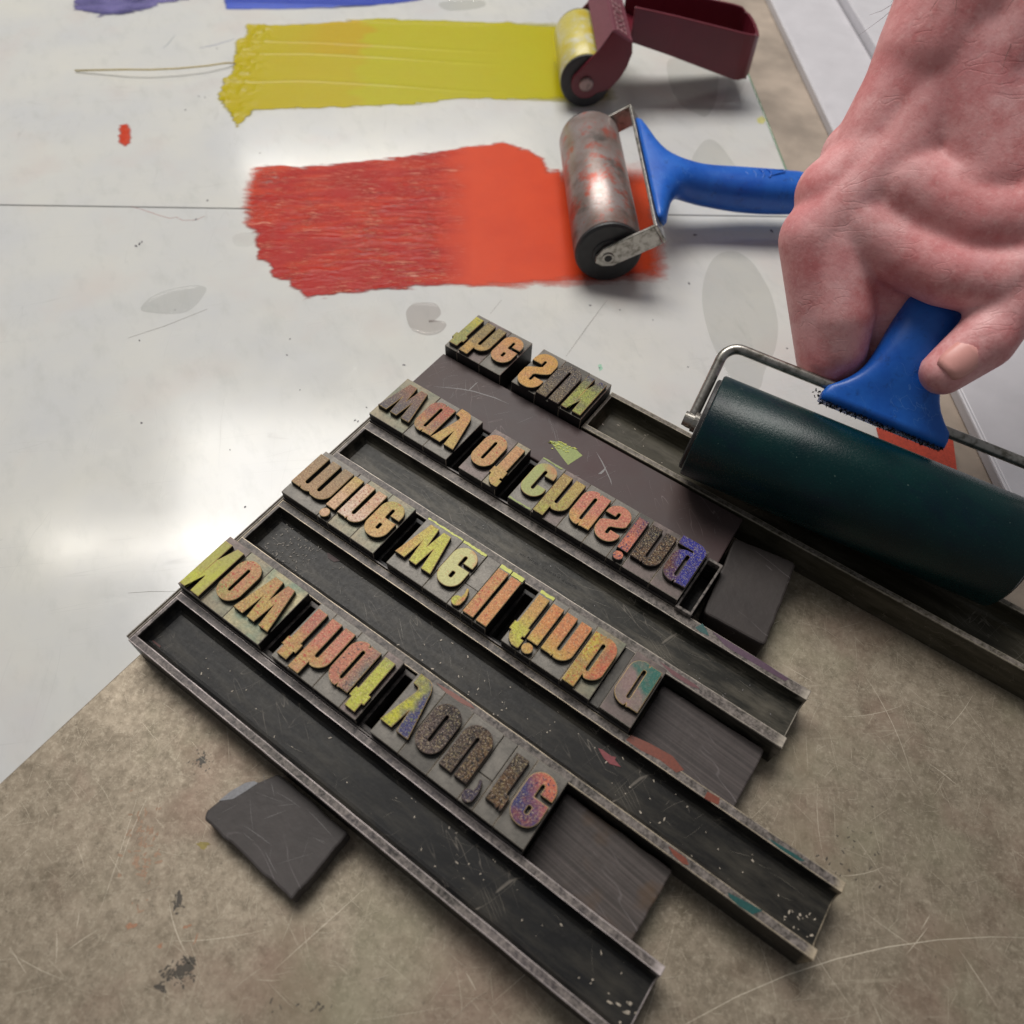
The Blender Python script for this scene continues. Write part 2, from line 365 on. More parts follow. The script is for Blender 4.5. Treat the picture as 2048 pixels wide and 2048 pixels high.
# ------------------------------------------------------------------ thin marks (flat stains of their own shape)
def blob(cx, cy, rx, ry, rot=0.0, n=22, jag=0.25, seed=0):
    r = random.Random(seed); ph = [r.random() * 6.28 for _ in range(4)]
    out = []
    for i in range(n):
        a = 2 * math.pi * i / n
        k = 1 + jag * (0.5 * math.sin(2 * a + ph[0]) + 0.35 * math.sin(3 * a + ph[1]) + 0.3 * math.sin(5 * a + ph[2]) + 0.35 * (r.random() - 0.5))
        x, y = rx * k * math.cos(a), ry * k * math.sin(a)
        out.append((cx + x * math.cos(rot) - y * math.sin(rot), cy + x * math.sin(rot) + y * math.cos(rot)))
    return out
def decal(name, poly, z, mat, parent, th=0.05):
    v, f = prism(list(poly), z, z + th); return mk(name, v, f, mat, parent)
def pxdecal(name, px, z, mat, parent, th=0.05):
    return decal(name, [tuple(at(x, y, z)[:2]) for x, y in px], z, mat, parent, th)
S_teal = mat_flat('teal_ink', lin(24, 78, 76), 0.4); S_rust = mat_flat('rust_ink', lin(118, 54, 34), 0.45); S_violet = mat_flat('violet_ink', lin(84, 58, 78), 0.45)
S_pink = mat_flat('crimson_ink', lin(128, 50, 56), 0.5); S_lime = mat_flat('lime_ink', lin(196, 200, 60), 0.4); S_green = mat_flat('leaf_green_ink', lin(138, 152, 70), 0.45)
S_chip = mat_flat('pale_chip', lin(186, 174, 158), 0.5); S_orange = mat_flat('orange_rub', lin(168, 124, 96), 0.55); S_black = mat_flat('black_spot', lin(78, 71, 62), 0.5)
S_grey = mat_flat('grey_scuff', lin(120, 116, 116), 0.4)
def flecks(name, regions, zf, mat, parent, seed=1):
    """tiny scattered chips, joined: too many and too small to pick apart"""
    r = random.Random(seed); b = MB()
    for (x0, x1, y0, y1, n, smin, smax) in regions:
        for _ in range(n):
            x, y = r.uniform(x0, x1), r.uniform(y0, y1); s = r.uniform(smin, smax)
            v, f = prism(blob(x, y, s * r.uniform(0.6, 1.8), s * 0.6, r.uniform(0, 3.1), 6, 0.5, r.random()), zf(x, y), zf(x, y) + 0.12); b.add(v, f)
    return tag(b.build(name, mat, parent), kind='stuff')

# ================================================================== black spacing bars
def bar_mesh(u0, u1, v0, v1, rim=2.9, zr=16.0, zf=10.2, wall=True, soft=3.0, seed=0, rimb=None):
    """heightfield trough: flat rims, curved inner sides, a closed left end, open right end"""
    rb = rimb or rim; W = v1 - v0
    def ax(t0, t1, near): return t0 + (t1 - t0) * near
    ys = [0, 0.25, 0.5, rim - 0.35, rim - 0.12, rim, rim + 0.35, rim + 0.9, rim + 1.7, rim + 2.8, rim + soft]
    yb = [W - t for t in ([0, 0.25, 0.5, rb - 0.35, rb - 0.12, rb, rb + 0.35, rb + 0.9, rb + 1.7, rb + 2.8, rb + soft])][::-1]
    ys = ys + list(np.linspace(rim + soft, W - rb - soft, 9)[1:-1]) + yb
    xs = [0, 0.25, 0.5, 1.2, 1.5, 1.8, 2.2, 2.9, 3.8, 5.0] + list(np.linspace(5.0, u1 - u0 - 0.6, int((u1 - u0) / 3.0))[1:]) + [u1 - u0 - 0.25, u1 - u0]
    X, Y = np.meshgrid(xs, ys, indexing='ij')
    def drop(d): return np.clip(d / soft, 0, 1)
    def prof(t):                                  # 0 at the rim's inner edge .. 1 on the floor
        return np.where(t <= 0, 0, np.clip(0.35 * np.clip(t * 12, 0, 1) + 0.65 * (1 - (1 - np.clip(t, 0, 1)) ** 2.4), 0, 1))
    tf = prof(drop(Y - rim)); tb = prof(drop(W - rb - Y)); te = prof(drop(X - 1.5)) if wall else np.ones_like(X)
    Z = zr - (zr - zf) * np.minimum(np.minimum(tf, tb), te)
    Z = Z - 0.12 * (fbm(X * 0.07 + seed, Y * 0.12 + seed, 3) - 0.5)
    eps = 0.25
    edge = np.minimum(np.minimum(Y, W - Y), np.minimum(X, (u1 - u0) - X))
    Z = Z - np.where(edge < 0.12, eps, 0)
    nx, ny = X.shape
    V = np.stack([X + u0, Y + v0 + 0.1 * (vn(X * 0.15 + seed, Y * 0 + 3) - 0.5), Z], -1).reshape(-1, 3).tolist()
    F = [(i * ny + j, (i + 1) * ny + j, (i + 1) * ny + j + 1, i * ny + j + 1) for i in range(nx - 1) for j in range(ny - 1)]
    per = [(i, 0) for i in range(nx)] + [(nx - 1, j) for j in range(1, ny)] + [(i, ny - 1) for i in range(nx - 2, -1, -1)] + [(0, j) for j in range(ny - 2, 0, -1)]
    base = len(V); V += [[V[i * ny + j][0], V[i * ny + j][1], 0.02] for i, j in per]
    n = len(per)
    for k in range(n):
        a = per[k][0] * ny + per[k][1]; b2 = per[(k + 1) % n][0] * ny + per[(k + 1) % n][1]
        F.append((a, base + k, base + (k + 1) % n, b2))
    F.append(tuple(range(base, base + n))[::-1])
    wear = np.zeros_like(X); 
    for yy in (0.25, rim - 0.12, W - 0.25, W - rb + 0.12): wear = np.maximum(wear, np.where(np.abs(Y - yy) < 0.02, 1.0, 0))
    for xx in (0.25, (u1 - u0) - 0.25): wear = np.maximum(wear, np.where((np.abs(X - xx) < 0.02), 1.0, 0))
    wear = np.maximum(wear, np.where((X > u1 - u0 - 0.7) & (Z > zr - 0.5), 1.0, 0))
    wv = list(wear.reshape(-1)) + [0.0] * n
    return V, F, wv
m_bar1 = mat_bar('black_bar_violet_rims', (214, 202, 200), 0.95, (28, 28, 29), 0.24, (82, 75, 78))
m_bar2 = mat_bar('black_bar_rust_rims', (206, 190, 164), 0.9, (28, 27, 26), 0.30, (64, 59, 57))
m_bar3 = mat_bar('black_bar_olive', (196, 186, 172), 0.85, (36, 35, 30), 0.7, (74, 68, 68))
m_bar4 = mat_bar('olive_bar', (180, 170, 148), 0.8, (60, 56, 44), 0.55, (92, 86, 72))
def bar(name, u0, u1, v0, v1, mat, label, **k):
    root = empty(name, ((u0 + u1) / 2, (v0 + v1) / 2, 0.02))
    V, F, wv = bar_mesh(u0, u1, v0, v1, **k); o = mk('channel', V, F, mat, root, smooth=False)
    a_ = o.data.attributes.new('wear', 'FLOAT', 'POINT'); a_.data.foreach_set('value', np.array(wv, np.float32))
    return tag(root, label, 'metal bar', 'black trough bars between the rows of type')
b1 = bar('spacing_bar', -174.0, 35.3, 19.9, 44.5, m_bar1, 'black trough bar at the very front of the type, with worn violet rims', seed=1)
b2 = bar('spacing_bar', -174.0, 70.6, 71.7, 97.7, m_bar2, 'long black trough bar behind the front row of type, rust marks on its rims', seed=5, rim=3.4)
b3 = bar('spacing_bar', -174.0, 36.4, 125.0, 150.6, m_bar3, 'black trough bar behind the second row of type, with a stamped line of lettering', seed=9, rim=4.3)
b4 = bar('spacing_bar', -97.2, 190.0, 205.2, 231.8, m_bar4, 'olive trough bar under the dark green roller', seed=13, rim=2.6, zf=8.0)
# thin steel strip along the left ends
ST = empty('side_strip', (-175.2, 100, 0.05))
v = []; fcs = []
prof = [(-176.2, 0.05), (-176.2, 15.2), (-175.9, 15.6), (-175.5, 15.6), (-175.35, 15.1), (-175.1, 15.1), (-174.95, 15.7), (-174.4, 15.7), (-174.1, 15.3), (-174.1, 0.05)]
ys = np.linspace(20.6, 178.0, 40)
for y in ys: v += [(x, y, z) for x, z in prof]
n = len(prof)
for i in range(len(ys) - 1): fcs += [(i * n + k, i * n + (k + 1) % n, (i + 1) * n + (k + 1) % n, (i + 1) * n + k) for k in range(n)]
fcs += [tuple(range(n)), tuple(range((len(ys) - 1) * n, len(ys) * n))[::-1]]
mk('strip', v, fcs, mat_bar('grooved_steel', (196, 184, 160), 0.7, (104, 96, 82), 0.5), ST, weld=True)
tag(ST, 'thin grooved steel strip along the left ends of the bars', 'metal strip')
# thin leads in front of the type rows
m_lead = mat_typemetal('lead_strip', (70, 66, 66), (104, 98, 94), None, 9)
for v0, u1, nm in ((44.55, -16.8, 'front'), (97.75, -9.3, 'second'), (150.65, -12.6, 'third')):
    vv, ff = box(-173.9, u1, v0, v0 + 0.45, 0.05, 17.0); o = mk('lead_strip', vv, ff, m_lead)
    tag(o, 'thin grey lead strip in front of the %s row of type' % nm, 'lead strip', 'lead strips along the type')

# stamped lettering in the trough of the third bar (too fine to read)
b = MB(); r = random.Random(3); x = at(1040, 1107, 10.2)
p0, p1 = at(1040, 1107, 10.2), at(1153, 1176, 10.2); L = np.linalg.norm(p1 - p0); d = (p1 - p0) / L; nrm = np.array([-d[1], d[0], 0])
t = 0.0
while t < L:
    wd = r.uniform(0.3, 0.6)
    if r.random() > 0.13:
        for _ in range(2):
            a = p0 + d * (t + r.uniform(0, wd)) + nrm * r.uniform(-0.4, 0.4)
            vv, ff = prism([tuple((a + d * x_ + nrm * y_)[:2]) for x_, y_ in ((-0.1, -0.25), (0.1, -0.28), (0.12, 0.24), (-0.1, 0.26))], 10.12, 10.31); b.add(vv, ff)
    t += wd + 0.25
tag(b.build('stamped_lettering', mat_flat('stamp_black', (0.006, 0.006, 0.006, 1), 0.6), b3), 'tiny dark stamped lettering, too worn to read')

# stains and chips on the bars
pxdecal('ink_stain', [(1196, 1496), (1206, 1500), (1222, 1512), (1232, 1514), (1230, 1520), (1242, 1534), (1234, 1532), (1220, 1528), (1208, 1517)], 10.34, S_pink, b2)
pxdecal('ink_stain', [(1262, 1470), (1298, 1486), (1345, 1512), (1368, 1540), (1352, 1545), (1320, 1520), (1280, 1500), (1252, 1480)], 16.02, S_rust, b2)
pxdecal('ink_stain', [(1415, 1583), (1440, 1596), (1437, 1610), (1418, 1602), (1408, 1596)], 16.02, S_rust, b2)
pxdecal('ink_stain', [(1455, 1785), (1490, 1802), (1525, 1821), (1505, 1829), (1478, 1812), (1460, 1796)], 16.02, S_teal, b2)
pxdecal('ink_stain', [(1337, 1692), (1372, 1716), (1378, 1730), (1366, 1728), (1346, 1710)], 16.02, S_rust, b2)
pxdecal('ink_stain', [(1534, 1675), (1560, 1690), (1590, 1708), (1610, 1722), (1600, 1722), (1560, 1698)], 16.02, S_teal, b2)
pxdecal('ink_stain', [(872, 1365), (905, 1384), (942, 1408), (950, 1418), (930, 1410), (900, 1394)], 16.02, S_rust, b2)
pxdecal('ink_stain', [(1390, 1255), (1405, 1247), (1414, 1262), (1418, 1272), (1400, 1264)], 16.02, S_teal, b3)
pxdecal('ink_stain', [(1424, 1262), (1470, 1290), (1530, 1326), (1578, 1358), (1570, 1362), (1510, 1328), (1450, 1292)], 16.02, S_violet, b3)
pxdecal('ink_stain', [(1318, 1322), (1345, 1340), (1392, 1370), (1400, 1378), (1380, 1372), (1345, 1350)], 16.02, mat_flat('rose_rub', lin(104, 62, 66), 0.5), b3)
pxdecal('ink_stain', [(290, 1272), (306, 1280), (322, 1292), (318, 1298), (302, 1290), (290, 1282)], 10.36, mat_flat('dark_red_dab', lin(84, 44, 40), 0.6), b1)
pxdecal('ink_stain', [(654, 1105), (672, 1112), (680, 1122), (668, 1124), (656, 1116)], 10.36, mat_flat('faint_maroon', lin(66, 44, 44), 0.6), b2)
flecks('paint_flecks', [(-80, 30, 26, 40, 34, 0.12, 0.42), (-150, -90, 26, 40, 12, 0.1, 0.4), (26, 34.5, 23, 32, 9, 0.2, 0.6)], lambda x, y: 10.28, S_chip, b1, 2)
flecks('paint_flecks', [(-100, 60, 77, 93, 60, 0.1, 0.45), (58, 69.5, 76, 85, 16, 0.2, 0.6)], lambda x, y: 10.28, S_chip, b2, 3)
flecks('abrasions', [(-168, -148, 77, 93, 110, 0.1, 0.5), (-165, -120, 77, 93, 50, 0.08, 0.3)], lambda x, y: 10.28, mat_flat('rubbed_grey', lin(112, 104, 94), 0.5), b2, 6)
flecks('paint_flecks', [(-120, 30, 131, 145, 46, 0.08, 0.3)], lambda x, y: 10.28, S_grey, b3, 4)
flecks('paint_flecks', [(-95, -20, 212, 226, 14, 0.1, 0.45)], lambda x, y: 8.08, S_chip, b4, 5)

# ================================================================== wide brown plate between third and fourth row
m_plate = NT('brown_resin'); _v = m_plate.coord(); _a = m_plate.noise(_v, 0.035, 5, 0.6)
_c = m_plate.mix(m_plate.r01(_a, 0.3, 0.7), lin(78, 69, 70), lin(84, 71, 69))
_c = m_plate.mix(m_plate.r01(m_plate.noise(m_plate.coord(loc=(60, 0, 0)), 0.022, 3), 0.5, 0.75), _c, lin(78, 58, 59))
_s = m_plate.math('MAXIMUM', m_plate.lines(m_plate.coord((0.12, 1, 1), (0, 0, 0.7)), 0.1, 0.0035), m_plate.lines(m_plate.coord((0.15, 1, 1), (0, 0, 2.2), (7, 9, 0)), 0.09, 0.003))
_s = m_plate.math('MULTIPLY', _s, m_plate.r01(m_plate.noise(_v, 0.05, 2), 0.5, 0.62))
_c = m_plate.mix(m_plate.math('MULTIPLY', _s, 0.5), _c, lin(142, 128, 128))
m_plate.bump(m_plate.noise(_v, 0.8, 4), 0.03)
m_plate = m_plate.fin(_c, m_plate.math('ADD', m_plate.math('MULTIPLY', _a, 0.2), 0.34), 0.0, 0.22)
PL = empty('resin_plate', (-95, 191, 0.05))
v, f = prism([(-174.6, 177.7), (-15.2, 177.7), (-16.6, 204.1), (-174.6, 204.1)], 0.05, 15.6); mk('plate', v, f, m_plate, PL, bevel=0.5)
tag(PL, 'wide smooth brown plate between the third and fourth rows, with a lime ink dab', 'plate')
pxdecal('ink_dab', [(1099, 881), (1118, 884), (1150, 897), (1165, 911), (1136, 930), (1122, 912)], 15.62, S_green, PL)
b = MB(); r = random.Random(8)
for i in range(26):
    t = r.random(); p = np.array([1101, 882]) * (1 - t) + np.array([1150, 898]) * t + np.array([r.uniform(-4, 10), r.uniform(-3, 14)]); q = at(p[0], p[1], 15.66)
    v, f = prism(blob(q[0], q[1], r.uniform(0.3, 0.9), 0.25, 0.4, 7, 0.5, i), 15.66, 15.9); b.add(v, f)
tag(b.build('ink_ridges', S_lime, PL), kind='stuff')
pxdecal('scuff', [(1196, 948), (1208, 938), (1213, 932), (1209, 942), (1203, 948)], 15.62, S_grey, PL)
for px in ([(860, 772), (920, 777), (948, 782), (990, 795), (1020, 809), (990, 796.5), (948, 783.5), (920, 778.4)], [(1192, 903), (1206, 925), (1222, 960), (1224, 972), (1220, 960), (1204, 926)],
           [(938, 779), (952, 766), (956, 764), (940, 779.5)]):
    pxdecal('scratch', px, 15.62, S_grey, PL, 0.02)

# ================================================================== dark loose blocks
def mat_block(name, c1, c2, lines, ang, stain=None):
    m = NT(name); v = m.coord(); a = m.noise(v, 0.06, 5, 0.65)
    c = m.mix(m.r01(a, 0.3, 0.7), lin(*c1), lin(*c2))
    if lines:
        l = m.noise(m.coord((0.02, 1, 1), (0, 0, ang)), 0.8, 3, 0.6)
        c = m.mix(m.math('MULTIPLY', m.r01(l, 0.4, 0.65), lines), c, lin(108, 98, 96))
    s = m.math('MULTIPLY', m.lines(m.coord((0.2, 1, 1), (0, 0, 0.3)), 0.09, 0.006), m.r01(m.noise(v, 0.05, 2), 0.48, 0.6))
    c = m.mix(m.math('MULTIPLY', s, 0.4), c, lin(150, 142, 144))
    if stain: c = m.mix(m.math('MULTIPLY', m.r01(m.noise(m.coord(loc=(8, 2, 0)), 0.07, 3), 0.55, 0.75), 0.6), c, lin(*stain))
    m.bump(m.math('ADD', m.noise(v, 0.25, 5, 0.6), m.math('MULTIPLY', a, 1.5)), 0.12)
    return m.fin(c, m.math('ADD', m.math('MULTIPLY', a, 0.25), 0.4), 0, 0.25)
def ragged(poly, step, amp, seed):
    r = random.Random(seed); out = []; n = len(poly)
    for i in range(n):
        a = np.array(poly[i], float); b2 = np.array(poly[(i + 1) % n], float); L = np.linalg.norm(b2 - a); k = max(1, int(L / step)); nn = np.array([b2[1] - a[1], a[0] - b2[0]]) / L
        for j in range(k):
            q = a + (b2 - a) * j / k
            if j: q = q + nn * r.uniform(-amp, amp)
            out.append(tuple(q))
    return out
def rounded(poly, rad, n=4):
    out = []; m_ = len(poly)
    for i in range(m_):
        p = np.array(poly[i], float); a = np.array(poly[i - 1], float) - p; b2 = np.array(poly[(i + 1) % m_], float) - p
        a /= np.linalg.norm(a); b2 /= np.linalg.norm(b2)
        for k in range(n + 1):
            t = k / n; q = p + a * rad * (1 - t) ** 2 + b2 * rad * t ** 2
            out.append(tuple(q))
    return out
def block(poly, z0, z1, mat, label, bev=0.6, seed=0, amp=0.2, name='slate_block'):
    v, f = prism(ragged(poly, 3.0, amp, seed), z0, z1); o = mk(name, v, f, mat, bevel=bev)
    return tag(o, label, 'block', 'loose dark blocks round the type')
m_s1 = mat_block('slate_striated', (60, 55, 53), (74, 68, 65), 0.5, 0.08, (92, 70, 48)); m_s2 = mat_block('slate_striated_fine', (62, 57, 56), (74, 68, 67), 0.4, 0.05)
m_s3 = mat_block('slate_smooth', (56, 51, 50), (68, 62, 60), 0.0, 0); m_s4 = mat_block('slate_scuffed', (66, 62, 61), (82, 77, 76), 0.0, 0)
block(rounded([(-16.2, 45.3), (24.4, 45.3), (25.2, 70.6), (-16.2, 70.9)], 1.2), 0.05, 9.0, m_s1, 'dark brown striated block at the right end of the front row of type', seed=1)
block(rounded([(-8.6, 98.6), (32.6, 98.6), (32.6, 124.4), (-8.6, 124.0)], 1.6), 0.05, 9.0, m_s2, 'dark grey striated block at the right end of the second row of type', seed=2)
block(rounded([(-9.9, 156.5), (15.4, 158.0), (10.2, 199.0), (-15.4, 195.0)], 2.2), 0.05, 14.0, m_s3, 'smooth dark round-cornered block at the right end of the third row', seed=3, bev=0.9)
block([(-99.2, 18.2), (-67.2, 18.2), (-67.9, -7.0), (-108.2, -6.4), (-109.6, -4.2), (-108.6, 1.0), (-107.2, 6.5), (-106.2, 9.9), (-102.5, 12.6)], 0.05, 8.0, m_s4, 'loose chipped slate lying alone in front of the front bar', seed=4, amp=0.35, bev=0.8)
# flaked corner of the loose slate
pxdecal('flaked_corner', [(437, 1602), (462, 1582), (490, 1566), (508, 1562), (516, 1566), (492, 1582), (466, 1598)], 8.02, mat_flat('fresh_slate', lin(128, 128, 132), 0.35), bpy.data.objects['slate_block.003'], 0.06)

# ================================================================== metal type
RES = 0.11
class G:
    """a glyph as a signed distance field (mm, baseline y=0)"""
    def __init__(s, w, y0=-4.0, y1=24.0):
        s.x0, s.y0 = -1.6, y0; nx = int((w + 3.2) / RES); ny = int((y1 - y0) / RES)
        s.X, s.Y = np.meshgrid(s.x0 + RES * np.arange(nx), s.y0 + RES * np.arange(ny), indexing='ij'); s.d = np.full(s.X.shape, 9.0)
    def rr(s, a, b, c, d, r=(0, 0, 0, 0)):            # radii: bottom-left, bottom-right, top-right, top-left
        cx, cy = (a + b) / 2, (c + d) / 2; px, py = s.X - cx, s.Y - cy
        rad = np.where(px < 0, np.where(py < 0, r[0], r[3]), np.where(py < 0, r[1], r[2]))
        qx, qy = np.abs(px) - (b - a) / 2 + rad, np.abs(py) - (d - c) / 2 + rad
        return np.minimum(np.maximum(qx, qy), 0) + np.hypot(np.maximum(qx, 0), np.maximum(qy, 0)) - rad
    def cap(s, x0, y0, x1, y1, r):
        ex, ey = x1 - x0, y1 - y0; t = np.clip(((s.X - x0) * ex + (s.Y - y0) * ey) / (ex * ex + ey * ey + 1e-9), 0, 1)
        return np.hypot(s.X - x0 - t * ex, s.Y - y0 - t * ey) - r
    def poly(s, p): return poly_sd(s.X, s.Y, p)
    def add(s, d): s.d = np.minimum(s.d, d); return s
    def cut(s, d): s.d = np.maximum(s.d, -d); return s
    def contours(s):
        D = s.d; nx, ny = D.shape; segs = {}
        ins = D < 0
        c = ins[:-1, :-1] * 1 + ins[1:, :-1] * 2 + ins[1:, 1:] * 4 + ins[:-1, 1:] * 8
        I, J = np.nonzero((c > 0) & (c < 15))
        def pt(e, i, j):
            if e == 0: a, b_ = D[i, j], D[i + 1, j]; t = a / (a - b_); return ('h', i, j), (i + t, j)
            if e == 1: a, b_ = D[i + 1, j], D[i + 1, j + 1]; t = a / (a - b_); return ('v', i + 1, j), (i + 1, j + t)
            if e == 2: a, b_ = D[i, j + 1], D[i + 1, j + 1]; t = a / (a - b_); return ('h', i, j + 1), (i + t, j + 1)
            a, b_ = D[i, j], D[i, j + 1]; t = a / (a - b_); return ('v', i, j), (i, j + t)
        TB = {1: [(3, 0)], 2: [(0, 1)], 3: [(3, 1)], 4: [(1, 2)], 5: [(3, 2), (1, 0)], 6: [(0, 2)], 7: [(3, 2)], 8: [(2, 3)], 9: [(2, 0)], 10: [(0, 3), (2, 1)], 11: [(2, 1)], 12: [(1, 3)], 13: [(1, 0)], 14: [(0, 3)]}
        nxt = {}; pos = {}
        for i, j in zip(I.tolist(), J.tolist()):
            for e0, e1 in TB[int(c[i, j])]:
                k0, p0 = pt(e0, i, j); k1, p1 = pt(e1, i, j); nxt[k0] = k1; pos[k0] = p0; pos[k1] = p1
        out = []
        while nxt:
            k = next(iter(nxt)); loop = []; st = k
            while k in nxt:
                loop.append(pos[k]); k = nxt.pop(k)
            if len(loop) > 8:
                P = np.array(loop) * RES + np.array([s.x0, s.y0]); out.append(simp(P, 0.022))
        return out
def simp(P, tol):
    P = np.asarray(P); n = len(P); far = int(np.argmax(((P - P[0]) ** 2).sum(1)))
    def dp(a):
        keep = [0, len(a) - 1]; stack = [(0, len(a) - 1)]
        while stack:
            i, j = stack.pop()
            if j - i < 2: continue
            d = a[j] - a[i]; L = np.hypot(*d) + 1e-12; q = a[i + 1:j] - a[i]
            h = np.abs(q[:, 0] * d[1] - q[:, 1] * d[0]) / L; k = int(np.argmax(h))
            if h[k] > tol: keep.append(i + 1 + k); stack += [(i, i + 1 + k), (i + 1 + k, j)]
        return a[sorted(keep)]
    A = dp(P[:far + 1]); B = dp(np.vstack([P[far:], P[:1]]))
    return np.vstack([A[:-1], B[:-1]])
def tri(*p): return list(p)
def glyph(ch, w=None):
    if ch == 'N':
        g = G(10); g.add(g.rr(0, 10, 0, 22.6)); g.cut(g.poly([(3.85, -1), (6.7, -1), (6.6, 0), (3.9, 8.0)])); g.cut(g.poly([(2.75, 23), (5.75, 23), (5.5, 15.2)])); return g
    if ch in 'oO':
        g = G(10.6); g.add(g.rr(0, 10.6, -0.2, 18.2, (5.1,) * 4)); g.cut(g.cap(5.3, 4.3, 5.3, 13.7, 0.66)); return g
    if ch == 'w':
        g = G(17.3); g.add(g.poly([(0, 17.8), (4.7, 17.8), (5.65, 8.4), (6.8, 17.8), (10.4, 17.8), (11.45, 8.4), (12.75, 17.8), (17.3, 17.8), (13.5, 0), (9.85, 0), (8.65, 8.7), (7.6, 0), (3.5, 0)])); return g
    if ch == 't':
        g = G(6.7); g.add(g.rr(1.05, 5.65, 0, 21.3)); g.add(g.rr(0, 6.7, 14.1, 17.7)); return g
    if ch == 'f':
        g = G(7.6); g.add(g.rr(1.05, 5.8, 0, 17)); g.add(g.rr(0, 6.7, 14.1, 17.9)); g.add(g.rr(1.05, 7.2, 14, 22.7, (0, 0, 0.6, 4.6))); g.cut(g.rr(5.85, 9, 17.9, 19.0)); g.cut(g.rr(6.7, 9, 10, 18.5)); return g
    if ch in 'nh':
        g = G(11.2); g.add(g.rr(0, 4.75, 0, 17.6 if ch == 'n' else 22.7)); g.add(g.rr(2.6, 11.1, 0, 17.9, (0, 0, 4.9, 2.4))); g.cut(g.rr(4.75, 6.35, -1, 14.6, (0, 0, 0.8, 0.8)))
        if ch == 'n': g.cut(g.poly([(4.5, 18.6), (5.9, 18.6), (4.85, 16.9)]))
        else: g.cut(g.poly([(4.75, 19), (6.6, 19), (4.76, 17.0)]))
        return g
    if ch == 'm':
        g = G(18.2); g.add(g.rr(0, 4.7, 0, 17.6)); g.add(g.rr(2.6, 11.2, 0, 17.8, (0, 0, 4.4, 2.4))); g.add(g.rr(9, 18.1, 0, 17.9, (0, 0, 4.9, 2.4)))
        g.cut(g.rr(4.7, 6.6, -1, 14.7, (0, 0, 0.9, 0.9))); g.cut(g.rr(11.2, 13.0, -1, 14.8, (0, 0, 0.9, 0.9))); g.cut(g.poly([(4.4, 18.6), (5.8, 18.6), (4.8, 16.9)])); return g
    if ch in 'uU':
        W = 11.3 if ch == 'u' else 12.1; H = 18.0 if ch == 'u' else 23.0
        g = G(W); g.add(g.rr(0, W, -0.3, H, (5.3, 5.3, 0, 0))); g.cut(g.rr(W / 2 - 0.55, W / 2 + 0.65, 3.7, H + 2, (0.55, 0.55, 0, 0))); return g
    if ch == 'a':
        g = G(11.2); g.add(g.rr(0, 8.4, -0.3, 18.2, (5.0, 2.2, 2.2, 5.0))); g.add(g.rr(6.3, 11.1, 0, 17.8)); g.cut(g.cap(5.65, 3.5, 5.65, 14.5, 0.7))
        g.cut(g.poly([(5.4, -0.9), (6.7, -0.9), (6.25, 0.95)])); g.cut(g.poly([(5.4, 18.9), (6.7, 18.9), (6.25, 16.9)])); return g
    if ch == 'b':
        g = G(11.2); g.add(g.rr(0, 4.85, 0, 22.8)); g.add(g.rr(2.6, 11.0, -0.3, 17.9, (2.2, 5.0, 5.0, 2.2))); g.cut(g.cap(5.4, 3.6, 5.4, 14.4, 0.72)); g.cut(g.poly([(4.86, 19), (6.8, 19), (4.86, 16.8)])); g.cut(g.poly([(4.3, -0.9), (5.6, -0.9), (4.9, 0.5)])); return g
    if ch == 'e':
        g = G(10.7); g.add(g.rr(0, 10.6, -0.2, 18.2, (5.1,) * 4)); g.cut(g.cap(5.55, 4.1, 5.55, 7.6, 0.68)); g.cut(g.rr(5.0, 13, 6.6, 8.3)); g.cut(g.rr(4.9, 6.35, 11.3, 14.2, (0.5,) * 4)); return g
    if ch == 'c':
        g = G(10.4); g.add(g.rr(0, 10.4, -0.2, 18.2, (5.0,) * 4)); g.cut(g.cap(5.35, 4.2, 5.35, 13.8, 0.72)); g.cut(g.rr(5.4, 13, 6.1, 11.5)); return g
    if ch in 'sS':
        W, H = (10.6, 18.0) if ch == 's' else (11.8, 23.0); kx, ky = W / 10.4, H / 18.0
        g = G(W); g.add(g.rr(0, W, -0.2, H + 0.2, (4.9 * kx,) * 4))
        A = [(4.75, 12.3), (12.5, 12.3), (12.5, 6.4), (10.9, 7.0), (9.6, 8.7), (7.6, 9.9), (5.4, 10.9), (4.7, 11.6)]
        for rt in (0, 1):
            f = (lambda x, y: (x * kx, y * ky)) if not rt else (lambda x, y: ((10.4 - x) * kx, (18 - y) * ky))
            g.cut(g.poly([f(*p) for p in A])); a = f(5.35, 14.0); b_ = f(5.35, 12.0); g.cut(g.cap(*a, *b_, 0.66))
        return g
    if ch == 'y':
        g = G(12); g.add(g.poly([(0, 18), (4.9, 18), (6.05, 9.6), (6.95, 18), (11.95, 18), (8.3, 1.6), (7.8, 0.1), (7.0, -1.2), (6.1, -2.0), (5.0, -2.4), (0.9, -2.5), (0.9, 1.7), (2.4, 1.7), (3.3, 1.95), (3.75, 2.6), (3.7, 3.6)])); return g
    if ch == 'i':
        g = G(4.8); g.add(g.rr(0, 4.75, 0, 17.6)); g.add(g.cap(2.35, 20.6, 2.36, 20.6, 2.12)); return g
    if ch == 'l':
        g = G(4.7); g.add(g.rr(0, 4.7, 0, 22.6)); return g
    if ch == 'r':
        g = G(6.4); g.add(g.rr(0, 5.0, 0, 17.7)); g.add(g.rr(3, 6.4, 12.9, 18.3, (0, 0.7, 0.4, 2.0))); g.cut(g.poly([(4.7, 18.9), (6.0, 18.9), (5.1, 17.0)])); return g
